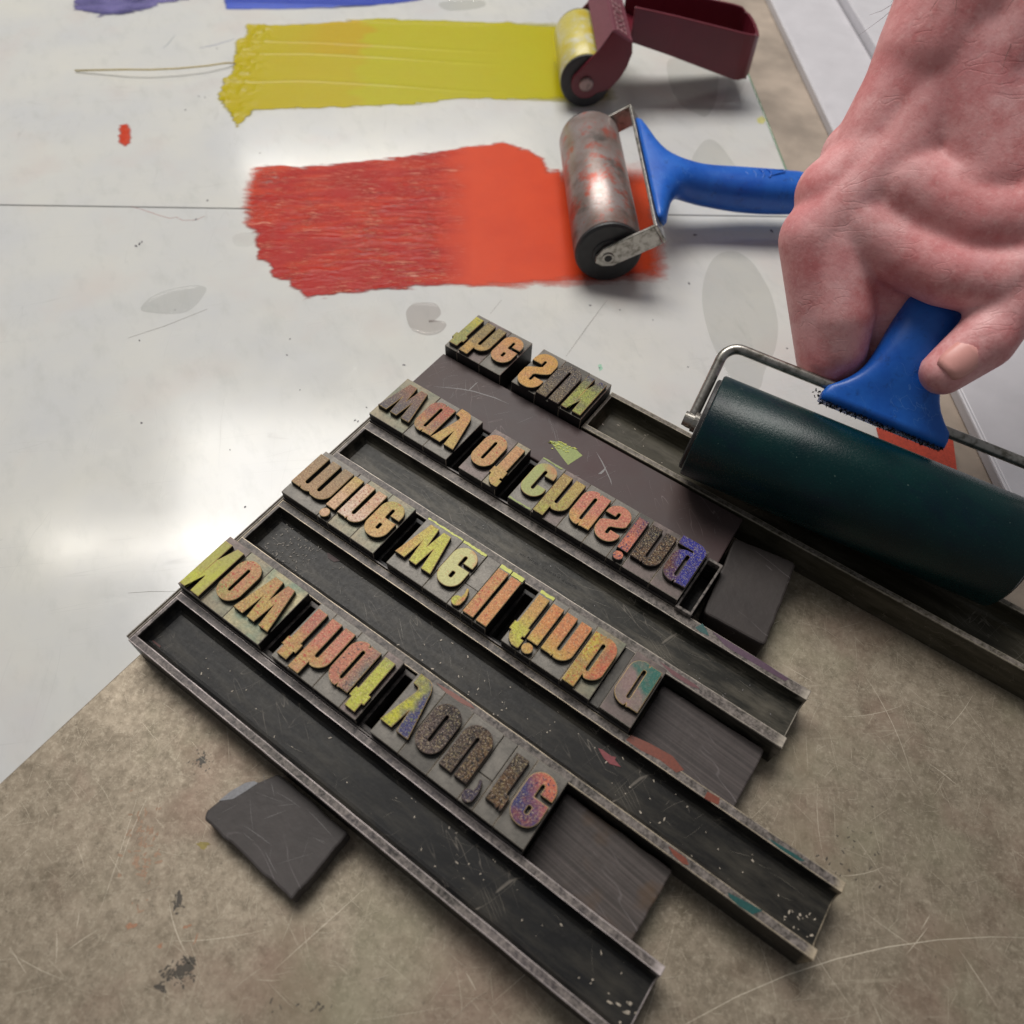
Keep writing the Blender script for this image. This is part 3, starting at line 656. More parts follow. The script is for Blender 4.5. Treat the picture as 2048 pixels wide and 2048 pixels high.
    if ch == 'g':
        g = G(11.3); g.add(g.rr(0, 8.4, 2.3, 18.2, (4.9, 2, 2, 5.0))); g.add(g.rr(6.3, 11.15, 0, 17.8)); g.add(g.rr(-0.6, 11.15, -3.1, 1.5, (0.3, 4.2, 0, 0.8))); g.add(g.rr(6.8, 11.15, -1, 6))
        g.cut(g.cap(5.65, 5.0, 5.65, 14.4, 0.7)); g.cut(g.poly([(5.4, 18.9), (6.7, 18.9), (6.25, 16.9)])); return g
    if ch == "'":
        g = G(4.6); g.add(g.cap(2.15, 20.4, 2.16, 20.4, 2.15)); g.add(g.poly([(4.3, 20.6), (4.45, 18.6), (4.1, 16.4), (3.2, 14.2), (2.4, 13.9), (2.15, 14.5), (2.7, 16.2), (2.6, 18.2), (1.9, 18.9)])); return g
_gc = {}
def glyph_mesh(ch, h):
    if ch in _gc: return _gc[ch]
    cu = bpy.data.curves.new('g', 'CURVE'); cu.dimensions = '2D'; cu.fill_mode = 'BOTH'; cu.extrude = h / 2; cu.bevel_depth = 0.19; cu.bevel_resolution = 0; cu.offset = -0.19
    for P in glyph(ch).contours():
        sp = cu.splines.new('POLY'); sp.points.add(len(P) - 1); sp.use_cyclic_u = True
        for q, p in zip(sp.points, P): q.co = (p[0], -p[1], 0, 1)          # type is cast in mirror image
    o = bpy.data.objects.new('g', cu); COL.objects.link(o); dg = bpy.context.evaluated_depsgraph_get()
    me = bpy.data.meshes.new_from_object(o.evaluated_get(dg)); bpy.data.objects.remove(o)
    V = np.array([v.co[:] for v in me.vertices]); F = [tuple(p.vertices) for p in me.polygons]; nz = [p.normal.z for p in me.polygons]
    _gc[ch] = (V, F, nz); return _gc[ch]

OLIVE = (168, 164, 84); LIME = (196, 200, 62); TAN = (196, 150, 96); OCH = (198, 168, 84); ORG_ = (214, 138, 84); SAL = (206, 126, 98); PEACH = (224, 182, 144)
ROSE = (188, 112, 92); SLATE = (92, 82, 86); INDIGO = (52, 54, 116); BLK = (56, 50, 50); RED = (176, 62, 44); DKR = (120, 52, 44); GRN = (150, 160, 96); PALE = (206, 204, 140); BLUE = (30, 34, 150); TEAL = (38, 104, 94); MAUVE = (142, 118, 116)
def face(A, B=None, C=None, ang=0.0, pos=0.0, soft=3.0, spk=RED, amt=0.35, pit=0.1): return (A, B or A, C or A, ang, pos, soft, spk, amt, pit)
UP, RT, DG = math.pi / 2, 0.0, 0.8           # gradient directions: towards the back, towards the right
ROWS = [
 # baseline v, body front, body back, row words, [(char, face left, body left, body right, material, shoulder, description)]
 (68.1, 45.2, 71.1, 'front row', [
  ('N', -172.8, -174.4, -162.6, face(LIME, OLIVE, (176, 166, 92), UP, 0, 9, RED, 0.0), 3, 'capital N with an olive and lime face, leftmost in the front row'),
  ('o', -161.2, -162.5, -150.7, face(OLIVE, TAN, SAL, 0.5, -2, 3, RED, 0.55), 1, 'letter o half olive half salmon, next to the N in the front row'),
  ('w', -149.6, -150.6, -132.5, face(OCH, ROSE, TAN, 0.9, 5, 5, RED, 0.45), 4, 'ochre and rose letter w on a greenish shoulder, third in the front row'),
  ('t', -125.3, -126.0, -118.3, face(OCH, ROSE, SAL, UP, -2, 3, RED, 0.5), 0, 'letter t with an ochre foot and rose stem, fourth in the front row'),
  ('h', -117.4, -118.2, -106.1, face(OCH, SAL, (208, 140, 118), UP, -5, 4, RED, 0.5), 0, 'salmon pink letter h with an ochre tip, in the front row'),
  ('a', -105.3, -106.0, -93.8, face(SAL, (116, 112, 104), ROSE, RT, 2.5, 3, (60, 50, 50), 0.5), 0, 'letter a salmon left and grey right, in the front row'),
  ('t', -93.4, -93.7, -86.4, face(LIME, GRN, LIME, UP, 7, 3, TAN, 0.25), 3, 'bright lime letter t beside a dark gap in the front row'),
  ('y', -79.2, -79.8, -67.7, face((206, 206, 52), INDIGO, (58, 62, 110), RT, 0, 1.6, (120, 128, 60), 0.5, 0.35), 0, 'letter y half lime yellow half indigo, in the front row'),
  ('o', -66.7, -67.6, -55.5, face((104, 90, 86), BLK, (96, 82, 84), 0.9, 0, 5, (40, 36, 38), 0.9, 1.0), 2, 'pitted dark grey letter o, right of the lime and indigo y'),
  ('u', -54.2, -55.4, -42.7, face((84, 72, 66), (106, 78, 50), (92, 76, 66), RT, 2, 4, (38, 34, 34), 0.9, 1.0), 0, 'pitted dark brown letter u in the front row'),
  ("'", -42.4, -42.6, -36.9, face((66, 60, 84), (50, 46, 66), None, UP, 0, 4, (36, 34, 60), 0.8, 0.9), 0, 'dark indigo apostrophe beside the pitted u in the front row'),
  ('r', -35.5, -36.8, -28.7, face((92, 72, 50), (72, 62, 54), (112, 72, 42), UP, 0, 5, (40, 34, 32), 0.9, 0.9), 0, 'pitted brown and black letter r, second from the right in the front row'),
  ('e', -27.9, -28.6, -16.8, face(INDIGO, (206, 112, 88), (150, 70, 56), DG, 1.5, 3.5, (54, 48, 84), 0.5, 0.4), 0, 'letter e half indigo half coral, rightmost in the front row')]),
 (121.0, 98.2, 124.2, 'second row', [
  ('m', -173.1, -174.1, -154.5, face((170, 134, 92), (150, 128, 96), (186, 150, 110), UP, 4, 6, (150, 100, 70), 0.15), 0, 'tan brown letter m, leftmost in the second row'),
  ('i', -154.2, -154.4, -149.0, face(PEACH, (206, 178, 96), TAN, UP, 3, 4, (160, 110, 70), 0.4), 0, 'peach letter i with a round dot, second in the second row'),
  ('n', -148.1, -148.9, -137.1, face((232, 200, 176), (222, 178, 140), (238, 214, 196), DG, 0, 5, (160, 70, 50), 0.5), 1, 'pale pink speckled letter n in the second row'),
  ('e', -136.1, -137.0, -125.0, face((214, 172, 100), (188, 176, 84), (222, 190, 130), UP, 4, 5, RED, 0.3), 1, 'golden letter e ending the first word of the second row'),
  ('w', -118.0, -118.4, -100.6, face((214, 160, 82), (208, 208, 70), (200, 198, 84), RT, -4, 3, (180, 120, 60), 0.2), 0, 'letter w orange on the left and lime on the right, second row'),
  ('e', -99.8, -100.5, -89.0, face(PALE, (218, 138, 100), PALE, DG, 7.2, 1.2, (220, 120, 80), 0.05), 0, 'pale green letter e with an orange corner, second row'),
  ("'", -88.1, -88.9, -82.5, face(LIME, ORG_, None, RT, 0.8, 1.2, RED, 0.2), 0, 'lime and orange apostrophe after the pale green e'),
  ('l', -81.6, -82.4, -77.0, face(ORG_, (210, 144, 84), OCH, UP, 0, 8, RED, 0.5), 0, 'orange letter l just right of the lime apostrophe'),
  ('l', -75.6, -76.9, -71.1, face((216, 150, 80), ORG_, (222, 140, 80), UP, 0, 8, RED, 0.4), 0, 'orange letter l beside the dark gap in the second row'),
  ('f', -63.9, -64.0, -57.4, face((204, 204, 66), (214, 160, 84), OCH, UP, -3, 3, (120, 120, 60), 0.3, 0.2), 0, 'letter f with a lime hooked end and orange stem, second row'),
  ('i', -56.4, -57.3, -51.0, face((208, 180, 76), (222, 144, 74), ORG_, UP, -3, 4, RED, 0.35), 0, 'orange letter i with a lime dot, second row'),
  ('n', -50.3, -50.9, -38.5, face((206, 174, 78), (218, 136, 80), ORG_, UP, -4, 4, (60, 54, 60), 0.25, 0.2), 0, 'orange letter n with a blackened arch, second row'),
  ('b', -37.8, -38.4, -26.2, face((204, 178, 66), (206, 116, 78), (150, 112, 80), RT, 0, 3, RED, 0.5), 1, 'long stemmed letter yellow and brick red, second row'),
  ('a', -21.2, -22.0, -9.4, face(MAUVE, TEAL, (120, 112, 104), DG, 1, 1.2, (150, 122, 118), 0.05), 3, 'letter a in flat mauve and teal, rightmost in the second row')]),
 (173.8, 151.1, 177.4, 'third row', [
  ('w', -172.6, -173.9, -154.7, face((84, 76, 86), (146, 96, 72), (106, 84, 78), UP, 2, 5, (60, 54, 56), 0.4, 0.2), 1, 'slate violet letter w with a rusty back, leftmost in the third row'),
  ('a', -154.4, -154.6, -143.6, face((196, 160, 86), (176, 92, 66), (120, 90, 88), UP, -3, 5, RED, 0.4), 0, 'letter a brick red with a yellowish front, second in the third row'),
  ('y', -142.9, -143.5, -131.1, face((200, 170, 84), (206, 156, 80), (196, 124, 92), UP, 0, 6, (170, 90, 60), 0.25), 0, 'golden letter y with a curled tail, third row'),
  ('o', -123.8, -124.5, -112.3, face((204, 152, 92), (200, 140, 88), (196, 160, 96), UP, 0, 6, RED, 0.3), 3, 'plain orange tan letter o, third row'),
  ('f', -112.0, -112.2, -105.5, face((196, 176, 76), (202, 148, 96), (210, 156, 100), UP, -6, 3, (150, 100, 70), 0.3), 1, 'orange tan letter f with a lime toothed end, third row'),
  ('c', -98.2, -99.1, -87.5, face((166, 174, 104), (190, 132, 88), (170, 172, 112), DG, 4.5, 2, (120, 120, 80), 0.1), 0, 'pale green letter c with a brown corner, third row'),
  ('h', -86.7, -87.4, -75.1, face((176, 176, 70), (186, 160, 84), (160, 130, 70), UP, -3, 7, (140, 80, 50), 0.4), 3, 'mustard green letter h, third row'),
  ('a', -74.5, -75.0, -63.0, face((214, 166, 84), (208, 124, 104), (200, 118, 100), UP, -4, 4, RED, 0.3), 0, 'salmon letter a with a golden front edge, third row'),
  ('s', -62.5, -62.9, -51.7, face((212, 130, 104), (200, 112, 92), (214, 140, 110), UP, 0, 7, RED, 0.2), 0, 'salmon letter s, third row'),
  ('i', -50.3, -51.6, -44.9, face((228, 132, 100), (84, 62, 96), (150, 88, 92), DG, 3.5, 5, (60, 46, 90), 0.6, 0.5), 2, 'letter i fading from coral to violet, third row'),
  ('n', -44.1, -44.8, -32.4, face((92, 72, 56), (56, 50, 50), (112, 76, 48), 2.4, 0, 5, (36, 32, 34), 0.9, 0.9), 3, 'pitted dark brown letter n, second from the right in the third row'),
  ('g', -31.3, -32.3, -20.0, face((96, 46, 40), BLUE, (34, 38, 130), 0.35, -2.0, 2.0, (120, 118, 130), 0.35, 0.5), 3, 'cobalt blue letter g with a maroon side, rightmost in the third row')]),
 (227.3, 204.5, 231.0, 'back row', [
  ('t', -173.5, -174.0, -166.8, face((150, 156, 84), (204, 196, 62), (170, 160, 80), UP, 3, 5, (80, 120, 90), 0.3), 0, 'yellow green letter t, leftmost in the back row'),
  ('h', -165.6, -166.7, -153.8, face((198, 156, 76), (150, 130, 78), (120, 108, 74), UP, -4, 5, (80, 70, 60), 0.4), 3, 'letter h in dull gold, second in the back row'),
  ('e', -152.9, -153.7, -141.8, face((206, 150, 98), (208, 148, 76), (190, 132, 100), UP, 4, 5, (150, 90, 60), 0.15), 0, 'tan orange letter e, third in the back row'),
  ('S', -134.4, -135.4, -122.4, face((210, 160, 76), (206, 158, 66), (210, 150, 92), UP, 0, 8, (180, 110, 60), 0.2), 0, 'large golden capital S in the back row'),
  ('U', -121.9, -122.3, -109.3, face((108, 92, 62), (74, 70, 74), (92, 82, 74), UP, -6, 5, (50, 46, 48), 0.7, 0.6), 2, 'pitted grey brown capital U in the back row'),
  ('N', -108.5, -109.2, -97.7, face((160, 170, 76), (66, 68, 104), (110, 110, 80), UP, 4, 3, (90, 86, 60), 0.5, 0.4), 0, 'capital N lime in front and indigo behind, rightmost in the back row')]),
]
FZ, SZ_ = 23.3, 21.0
mseed = 0
TYPES = {}
for base, vf, vb, rown, items in ROWS:
    for ch, fl, bl, br, fm, sh, lab in items:
        mseed += 1
        root = empty('metal_type', ((bl + br) / 2, (vf + vb) / 2, 0.05))
        tag(root, 'metal type, ' + lab, 'metal type', 'metal type in the ' + rown)
        jz = random.uniform(-0.12, 0.12)
        b_end = vb if ch != "'" else vf + 10.9
        V, F = box(bl + 0.03, br - 0.03, vf, b_end, 0.05, SZ_ + jz)
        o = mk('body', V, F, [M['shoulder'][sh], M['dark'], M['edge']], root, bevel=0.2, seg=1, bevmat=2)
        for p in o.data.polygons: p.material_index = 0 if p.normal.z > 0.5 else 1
        gv, gf, nz = glyph_mesh(ch, FZ - SZ_)
        h = (FZ - SZ_) / 2
        wv = np.column_stack([gv[:, 0] + fl, gv[:, 1] + base, gv[:, 2] + SZ_ + h - 0.19 - 0.02 + jz])
        # the cast letter widens slightly towards its foot
        cx = (wv[:, 0].min() + wv[:, 0].max()) / 2; cy = base - 9
        org = np.array([cx, cy, SZ_])
        mat = mat_face('inked_face', *fm, mseed)
        me = mk('face', wv, gf, [mat, M['dark'], M['rimlight'] if fm[8] < 0.5 else M['edge2']], root, org=org)
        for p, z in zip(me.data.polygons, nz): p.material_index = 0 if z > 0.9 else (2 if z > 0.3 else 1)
        TYPES[(rown, round(fl, 1))] = root
# spacing material: hollow quads in the word gaps, solid quads behind the apostrophes
def hollow(u0, u1, v0, v1, z, label, wall=1.3, mat=None, floor=5.0):
    root = empty('spacing_quad', ((u0 + u1) / 2, (v0 + v1) / 2, 0.05)); w = wall
    out = [(u0, v0), (u1, v0), (u1, v1), (u0, v1)]; inn = [(u0 + w, v0 + w * 1.5), (u1 - w, v0 + w * 1.5), (u1 - w, v1 - w * 1.5), (u0 + w, v1 - w * 1.5)]
    V = [(x, y, 0.05) for x, y in out] + [(x, y, z) for x, y in out] + [(x, y, z) for x, y in inn] + [(x, y, floor) for x, y in inn]
    F = [(3, 2, 1, 0)] + [(i, (i + 1) % 4, 4 + (i + 1) % 4, 4 + i) for i in range(4)] + [(4 + i, 4 + (i + 1) % 4, 8 + (i + 1) % 4, 8 + i) for i in range(4)] + [(8 + i, 8 + (i + 1) % 4, 12 + (i + 1) % 4, 12 + i) for i in range(4)] + [(12, 13, 14, 15)]
    mk('frame', V, F, mat or M['shoulder'][2], root, bevel=0.25); return tag(root, label, 'spacer', 'spacers in the word gaps')
m_sp = mat_bar('spacer_black', (150, 140, 136), 0.8, (38, 37, 39), 0.3)
hollow(-132.4, -126.1, 45.3, 71.0, 15.5, 'black hollow spacer in the first gap of the front row', mat=m_sp)
hollow(-86.3, -79.9, 45.3, 71.0, 15.5, 'black hollow spacer between the lime t and the y of the front row', mat=m_sp)
hollow(-124.9, -118.5, 98.3, 124.1, 15.0, 'black hollow spacer in the first gap of the second row', mat=m_sp)
hollow(-71.0, -64.1, 98.3, 124.1, 14.0, 'black hollow spacer between the double l and the f', mat=m_sp)
hollow(-131.0, -124.6, 151.2, 177.3, 14.5, 'black hollow spacer in the first gap of the third row', mat=m_sp)
hollow(-105.4, -99.2, 151.2, 177.3, 14.5, 'black hollow spacer left of the letter c in the third row', mat=m_sp)
hollow(-19.7, -12.9, 149.6, 176.9, 18.6, 'black hollow spacer with a teal corner at the right end of the third row', wall=0.9, mat=m_sp)
V, F = box(-141.7, -135.5, 204.6, 230.8, 0.05, 9.0); tag(mk('spacing_quad', V, F, m_sp, bevel=0.3), 'low black spacer in the gap of the back row', 'spacer', 'spacers in the word gaps')
V, F = box(-26.1, -22.1, 98.3, 124.1, 0.05, 18.6); tag(mk('spacing_quad', V, F, M['shoulder'][2], bevel=0.3), 'grey solid spacer left of the mauve and teal a', 'spacer', 'spacers in the word gaps')
for (u0, u1, v0, v1, lb) in ((-42.5, -36.95, 56.3, 71.0, 'grey quad behind the dark indigo apostrophe'), (-88.8, -82.5, 109.2, 124.1, 'grey quad behind the lime and orange apostrophe')):
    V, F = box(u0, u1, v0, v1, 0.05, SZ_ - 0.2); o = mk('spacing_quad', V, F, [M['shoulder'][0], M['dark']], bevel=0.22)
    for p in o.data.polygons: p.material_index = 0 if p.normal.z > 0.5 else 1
    tag(o, lb, 'spacer', 'spacers in the word gaps')
# ink carried on to the shoulders
def strip(u0, u1, v0, v1, z, mat, root, seed):
    decal('ink_streak', ragged([(u0, v0), (u1, v0), (u1, v1), (u0, v1)], 0.9, 0.22, seed), z, mat, root, 0.04)
g2 = lambda fl: TYPES[('second row', fl)]
for fl, u0, u1, v0 in ((-118.0, -118.2, -100.8, 123.3), (-99.8, -100.3, -89.2, 122.9), (-81.6, -82.2, -77.2, 122.4), (-75.6, -76.7, -71.4, 122.2), (-63.9, -63.6, -57.6, 122.6)):
    strip(u0, u1, v0, 124.0, SZ_ + 0.14, S_lime, g2(fl), int(-fl))
strip(-98.8, -89.0, 176.2, 177.0, SZ_ + 0.14, S_green, TYPES[('third row', -98.2)], 4)
strip(-98.7, -88.0, 151.3, 152.0, SZ_ + 0.14, S_green, TYPES[('third row', -98.2)], 5)

# ================================================================== ink on the slab
def film(name, px, mat, label, height, dens, step=0.9, edge=2.2, jag=1.0, seed=0, z0=SLABZ, fade=None, group=None):
    """rolled-out ink: a fine grid trimmed to an uneven outline, with its own thickness, density and cover"""
    poly = [tuple(topq(at(x, y, z0))) for x, y in px]
    P0, P1 = min(p[0] for p in poly) - 6, max(p[0] for p in poly) + 6; Q0, Q1 = min(p[1] for p in poly) - 6, max(p[1] for p in poly) + 6
    X, Y = np.meshgrid(np.arange(P0, P1, step), np.arange(Q0, Q1, step), indexing='ij')
    sd = poly_sd(X, Y, poly) + jag * (fbm(X * 0.12 + seed, Y * 0.5 + seed, 4) - 0.5) * 6
    cov = np.clip(-sd / edge, 0, 1)
    u = (X - P0) / (P1 - P0); t = (Y - Q0) / (Q1 - Q0)
    if fade is not None: cov = cov * fade(X, Y, u, t, sd)
    dn = np.clip(dens(X, Y, u, t), 0, 1); H = np.clip(height(X, Y, u, t), 0.01, 9) * np.clip(-sd / (edge * 0.6), 0.0, 1) + 0.03
    nx, ny = X.shape; keep = sd < 1.2
    idx = -np.ones((nx, ny), int); idx[keep] = np.arange(keep.sum())
    Z = z0 + H; XY = np.stack([PD[0] * X - PD[1] * Y, PD[1] * X + PD[0] * Y, Z], -1)[keep]
    a, b_, c, d = idx[:-1, :-1], idx[1:, :-1], idx[1:, 1:], idx[:-1, 1:]
    ok = (a >= 0) & (b_ >= 0) & (c >= 0) & (d >= 0)
    F = np.stack([a[ok], b_[ok], c[ok], d[ok]], -1)
    o = mk(name, XY, F.tolist(), mat, smooth=True)
    for nm, arr in (('dens', dn), ('cover', cov)):
        at_ = o.data.attributes.new(nm, 'FLOAT', 'POINT'); at_.data.foreach_set('value', arr[keep].astype(np.float32))
    return tag(o, label, 'ink', group or 'rolled out inks on the slab')
m_red = mat_film('red_ink', (222, 80, 36), (166, 16, 8), (190, 50, 30), 0.3, 0.45, 0.12, (240, 168, 142))
m_yel = mat_film('yellow_ink', (176, 170, 4), (184, 154, 0), (188, 180, 66), 0.26, 0.35, 0.10)
m_blu = mat_film('blue_ink', (70, 92, 190), (30, 44, 140), (120, 140, 220), 0.25, 0.2, 0.06)
RED_PX = [(502, 332), (530, 326), (558, 328), (602, 333), (700, 322), (785, 315), (900, 297), (1007, 280), (1040, 291), (1064, 298), (1092, 318), (1100, 338), (1180, 330), (1247, 318), (1314, 314), (1322, 417), (1338, 489), (1346, 566),
          (1183, 574), (1024, 580), (910, 578), (832, 577), (693, 589), (640, 596), (602, 606), (600, 590), (578, 576), (575, 562), (542, 556), (538, 529), (512, 521), (506, 470), (485, 457), (481, 398), (487, 358)]
def red_patch(X, Y): return np.clip((fbm(X * 0.035 + 40, Y * 0.05 + 11, 3) - 0.38) * 4, 0, 1)
def red_h(X, Y, u, t):
    left = np.clip((0.50 - u + 0.06 * (fbm(X * 0.03, Y * 0.05, 3) - 0.5)) / 0.06, 0, 1)
    pt = red_patch(X, Y); st = fbm(X * 0.06 + 3, (Y - (0.06 + 0.10 * pt) * X) * 0.9, 3); st2 = fbm(X * 0.035 + 9, (Y + 0.05 * X) * 0.5, 3)
    ridges = np.clip((st - 0.56) * 6, 0, 1) + np.clip((st2 - 0.6) * 6, 0, 1)
    return 0.12 + left * (0.10 + (0.15 + 0.45 * pt) * ridges * (0.2 + 0.9 * fbm(X * 0.35, Y * 0.6, 2))) + 0.03 * fbm(X * 0.9, Y * 0.9, 2)
def red_d(X, Y, u, t):
    left = np.clip((0.54 - u) / 0.10, 0, 1); st = fbm(X * 0.04 + 3, (Y - 0.12 * X) * 0.25, 4); st = st + 0.25 * (red_patch(X, Y) - 0.5) * -1
    edge_l = np.clip((0.06 - u) / 0.05, 0, 1)
    return 0.34 + left * (0.30 + 0.75 * (st - 0.35)) + 0.35 * left * np.clip(0.5 - t, 0, 1) * 1.4 - 0.7 * edge_l - 0.28 * np.clip((u - 0.86) / 0.1, 0, 1) + 0.10 * (fbm(X * 0.05, Y * 0.05, 3) - 0.5)
def red_f(X, Y, u, t, sd):
    r = np.clip((-sd) / (3 + 12 * np.clip((u - 0.40) * 2, 0, 1) * (0.35 + 0.65 * np.clip((0.6 - t) * 3, 0, 1)) + 9 * np.clip((0.10 - u) * 10, 0, 1)), 0.0, 1)
    back_r = np.clip((0.80 - t) / 0.12, 0, 1) * 0.85 + 0.15
    st = fbm(X * 0.045 + 21, (Y - 0.10 * X) * 0.9, 3); st2 = fbm(X * 0.03 + 51, (Y + 0.05 * X) * 1.3, 3)
    left = np.clip((0.50 - u) / 0.05, 0, 1)
    dry = left * (0.25 + 0.75 * red_patch(X, Y)) * np.clip(np.maximum(st - 0.60, st2 - 0.62) * 16, 0, 1) * np.clip((fbm(X * 0.35, Y * 0.6, 2) - 0.3) * 4, 0, 1) * np.clip(0.35 + t, 0.3, 1)
    return r * np.where(u > 0.74, back_r, 1) * (1 - 0.35 * dry)
film('ink_film', RED_PX, m_red, 'broad patch of vermilion red ink rolled out on the slab', red_h, red_d, seed=2, fade=red_f, jag=1.1)
YEL_PX = [(490, 51), (614, 47), (753, 36), (908, 41), (1024, 44), (1119, 45), (1183, 60), (1223, 158), (1240, 195), (1234, 206), (1123, 208), (1024, 202), (912, 199), (852, 210), (700, 216), (510, 222), (495, 238), (473, 259), (452, 224), (447, 214), (433, 198), (441, 167), (463, 139), (469, 80), (490, 72)]
qa = topq(at(650, 100, SLABZ)); yq = [topq(at(620, y, SLABZ))[1] for y in (88, 112, 168)]
def yel_h(X, Y, u, t):
    h = 0.15 + 0.05 * fbm(X * 0.05, Y * 0.3, 3); wv = 5 * (fbm(X * 0.012 + 4, X * 0, 2) - 0.5)
    for k, q in enumerate(yq):
        h = h + 0.75 * np.exp(-((Y - q - wv * (1 + k * 0.6) + 0.05 * (X - qa[0])) / 1.1) ** 2) * np.clip((0.72 - u) / 0.3, 0, 1)
    rim = np.exp(-((t - 0.13 - 0.02 * np.sin(X * 0.03)) / 0.02) ** 2) + np.exp(-((t - 0.93) / 0.015) ** 2)
    return h + 0.6 * rim * np.clip((0.7 - u) / 0.1, 0, 1) + 1.1 * np.clip((0.13 - u) / 0.05, 0, 1) * np.clip(fbm(X * 0.22, Y * 0.22, 3) - 0.42, 0, 1) * 3
def yel_d(X, Y, u, t):
    k = np.clip((0.36 - u + 0.10 * (fbm(X * 0.05, Y * 0.12, 3) - 0.5)) / 0.03, 0, 1)
    gold = np.exp(-((u - 0.30) / 0.09) ** 2) * (t > 0.62)
    return 0.22 + 0.28 * k + 0.5 * gold * k + 0.12 * np.clip((u - 0.78) / 0.1, 0, 1)
def yel_f(X, Y, u, t, sd):
    return np.clip((-sd) / (2.5 + 16 * np.clip((u - 0.70) * 4, 0, 1)), 0, 1)
film('ink_film', YEL_PX, m_yel, 'long patch of greenish yellow ink with ridges at its left end', yel_h, yel_d, seed=6, fade=yel_f, jag=0.9)
film('ink_film', [(446, -70), (850, -70), (848, 0), (812, 6), (730, 14), (653, 18), (540, 20), (452, 20), (447, 5)], m_blu, 'strip of bright blue ink at the top edge', lambda X, Y, u, t: 0.3 + 0.9 * np.exp(-((t - 0.16) / 0.03) ** 2), lambda X, Y, u, t: 0.5 - 0.6 * np.exp(-((t - 0.1) / 0.05) ** 2), seed=3, jag=0.35)
film('ink_film', [(150, -70), (400, -70), (376, 0), (345, 6), (318, 8), (300, 17), (282, 22), (262, 28), (200, 34), (150, 20)], mat_film('violet_blue_ink', (112, 104, 160), (48, 44, 96), (190, 190, 220), 0.2, 0.3, 0.15),
     'smeared violet blue ink in the top left corner', lambda X, Y, u, t: 0.3 + 1.0 * np.clip(fbm(X * 0.07, Y * 0.1, 3) - 0.45, 0, 1), lambda X, Y, u, t: fbm(X * 0.06, Y * 0.12, 3), seed=8, jag=1.5)
film('ink_film', [(236, 250), (256, 246), (263, 256), (265, 272), (262, 288), (250, 294), (236, 286)], m_red, 'small dab of red ink at the left, apart from the red patch', lambda X, Y, u, t: 0.2 + 0 * X, lambda X, Y, u, t: 0.5 + 0 * X, seed=4, jag=0.5, step=0.6)
b = MB(); b.tube([at(x, y, SLABZ + h) for x, y, h in ((150, 141, 1.0), (256, 139, 4.5), (300, 139.5, 4.6), (355, 137, 4.4), (410, 132, 4.0), (452, 126, 3.0), (470, 126, 0.8))], 0.55, 8)
tag(b.build('ink_thread', mat_flat('yellow_thread', lin(206, 186, 120), 0.3), smooth=True), 'thin pulled thread of yellow ink reaching left from the yellow patch', 'ink thread')
# clear smears left by wet fingers on the glass
def smear(px, root, amt, col=(168, 170, 160), th=0.25):
    poly = [tuple(at(x, y, SLABZ)[:2]) for x, y in px]
    c = np.mean(poly, 0); n = len(poly); k = 4
    # closed lens: rim on the glass, raised inside
    P = []
    for i in range(n):
        p0, p1, p2, p3 = [np.array(poly[(i + j) % n]) for j in (-1, 0, 1, 2)]
        for s in range(k):
            t = s / k; P.append(0.5 * ((2 * p1) + (p2 - p0) * t + (2 * p0 - 5 * p1 + 4 * p2 - p3) * t * t + (3 * p1 - p0 - 3 * p2 + p3) * t ** 3))
    V = []; F = []; N = len(P); rings = ((1.0, 0.01), (0.965, th), (0.90, th * 0.45), (0.6, th * 0.35), (0.3, th * 0.35))
    for sc_, h in rings: V += [(*(c + (p - c) * sc_), SLABZ + 0.02 + h) for p in P]
    for r_ in range(len(rings) - 1): F += [(r_ * N + i, r_ * N + (i + 1) % N, (r_ + 1) * N + (i + 1) % N, (r_ + 1) * N + i) for i in range(N)]
    F.append(tuple((len(rings) - 1) * N + i for i in range(N)))
    return mk('wet_smear', V, F, mat_clear('clear_varnish', col, amt), root, smooth=True)
smear([(1338, 118), (1340, 170), (1362, 210), (1395, 228), (1412, 233), (1430, 208), (1436, 170), (1434, 142), (1400, 128)], slab_far, 0.16)
smear([(1460, 150), (1452, 190), (1440, 216), (1478, 190), (1490, 160)], slab_far, 0.08)
smear([(1384, 330), (1396, 295), (1418, 278), (1440, 290), (1464, 322), (1476, 345), (1430, 352)], slab_far, 0.15)
smear([(1404, 590), (1412, 545), (1432, 512), (1466, 502), (1500, 520), (1528, 560), (1546, 600), (1556, 650), (1550, 700), (1530, 740), (1516, 780), (1470, 770), (1430, 700), (1410, 640)], slab_near, 0.16)
smear([(812, 625), (826, 608), (848, 605), (872, 608), (882, 626), (870, 640), (858, 645), (884, 643), (893, 650), (882, 664), (860, 671), (838, 667), (820, 655)], slab_near, 0.26, (164, 150, 144), 0.35)
smear([(283, 613), (300, 596), (330, 582), (370, 573), (400, 571), (413, 578), (404, 596), (388, 614), (366, 626), (330, 628), (300, 625), (284, 622)], slab_near, 0.14, (150, 152, 146), 0.5)
smear([(470, 470), (520, 462), (530, 480), (490, 494), (468, 488)], slab_near, 0.07)
smear([(880, 5), (960, 0), (966, 14), (900, 22)], slab_far, 0.22)
S_line = mat_flat('fine_dark_line', lin(138, 134, 128), 0.5)
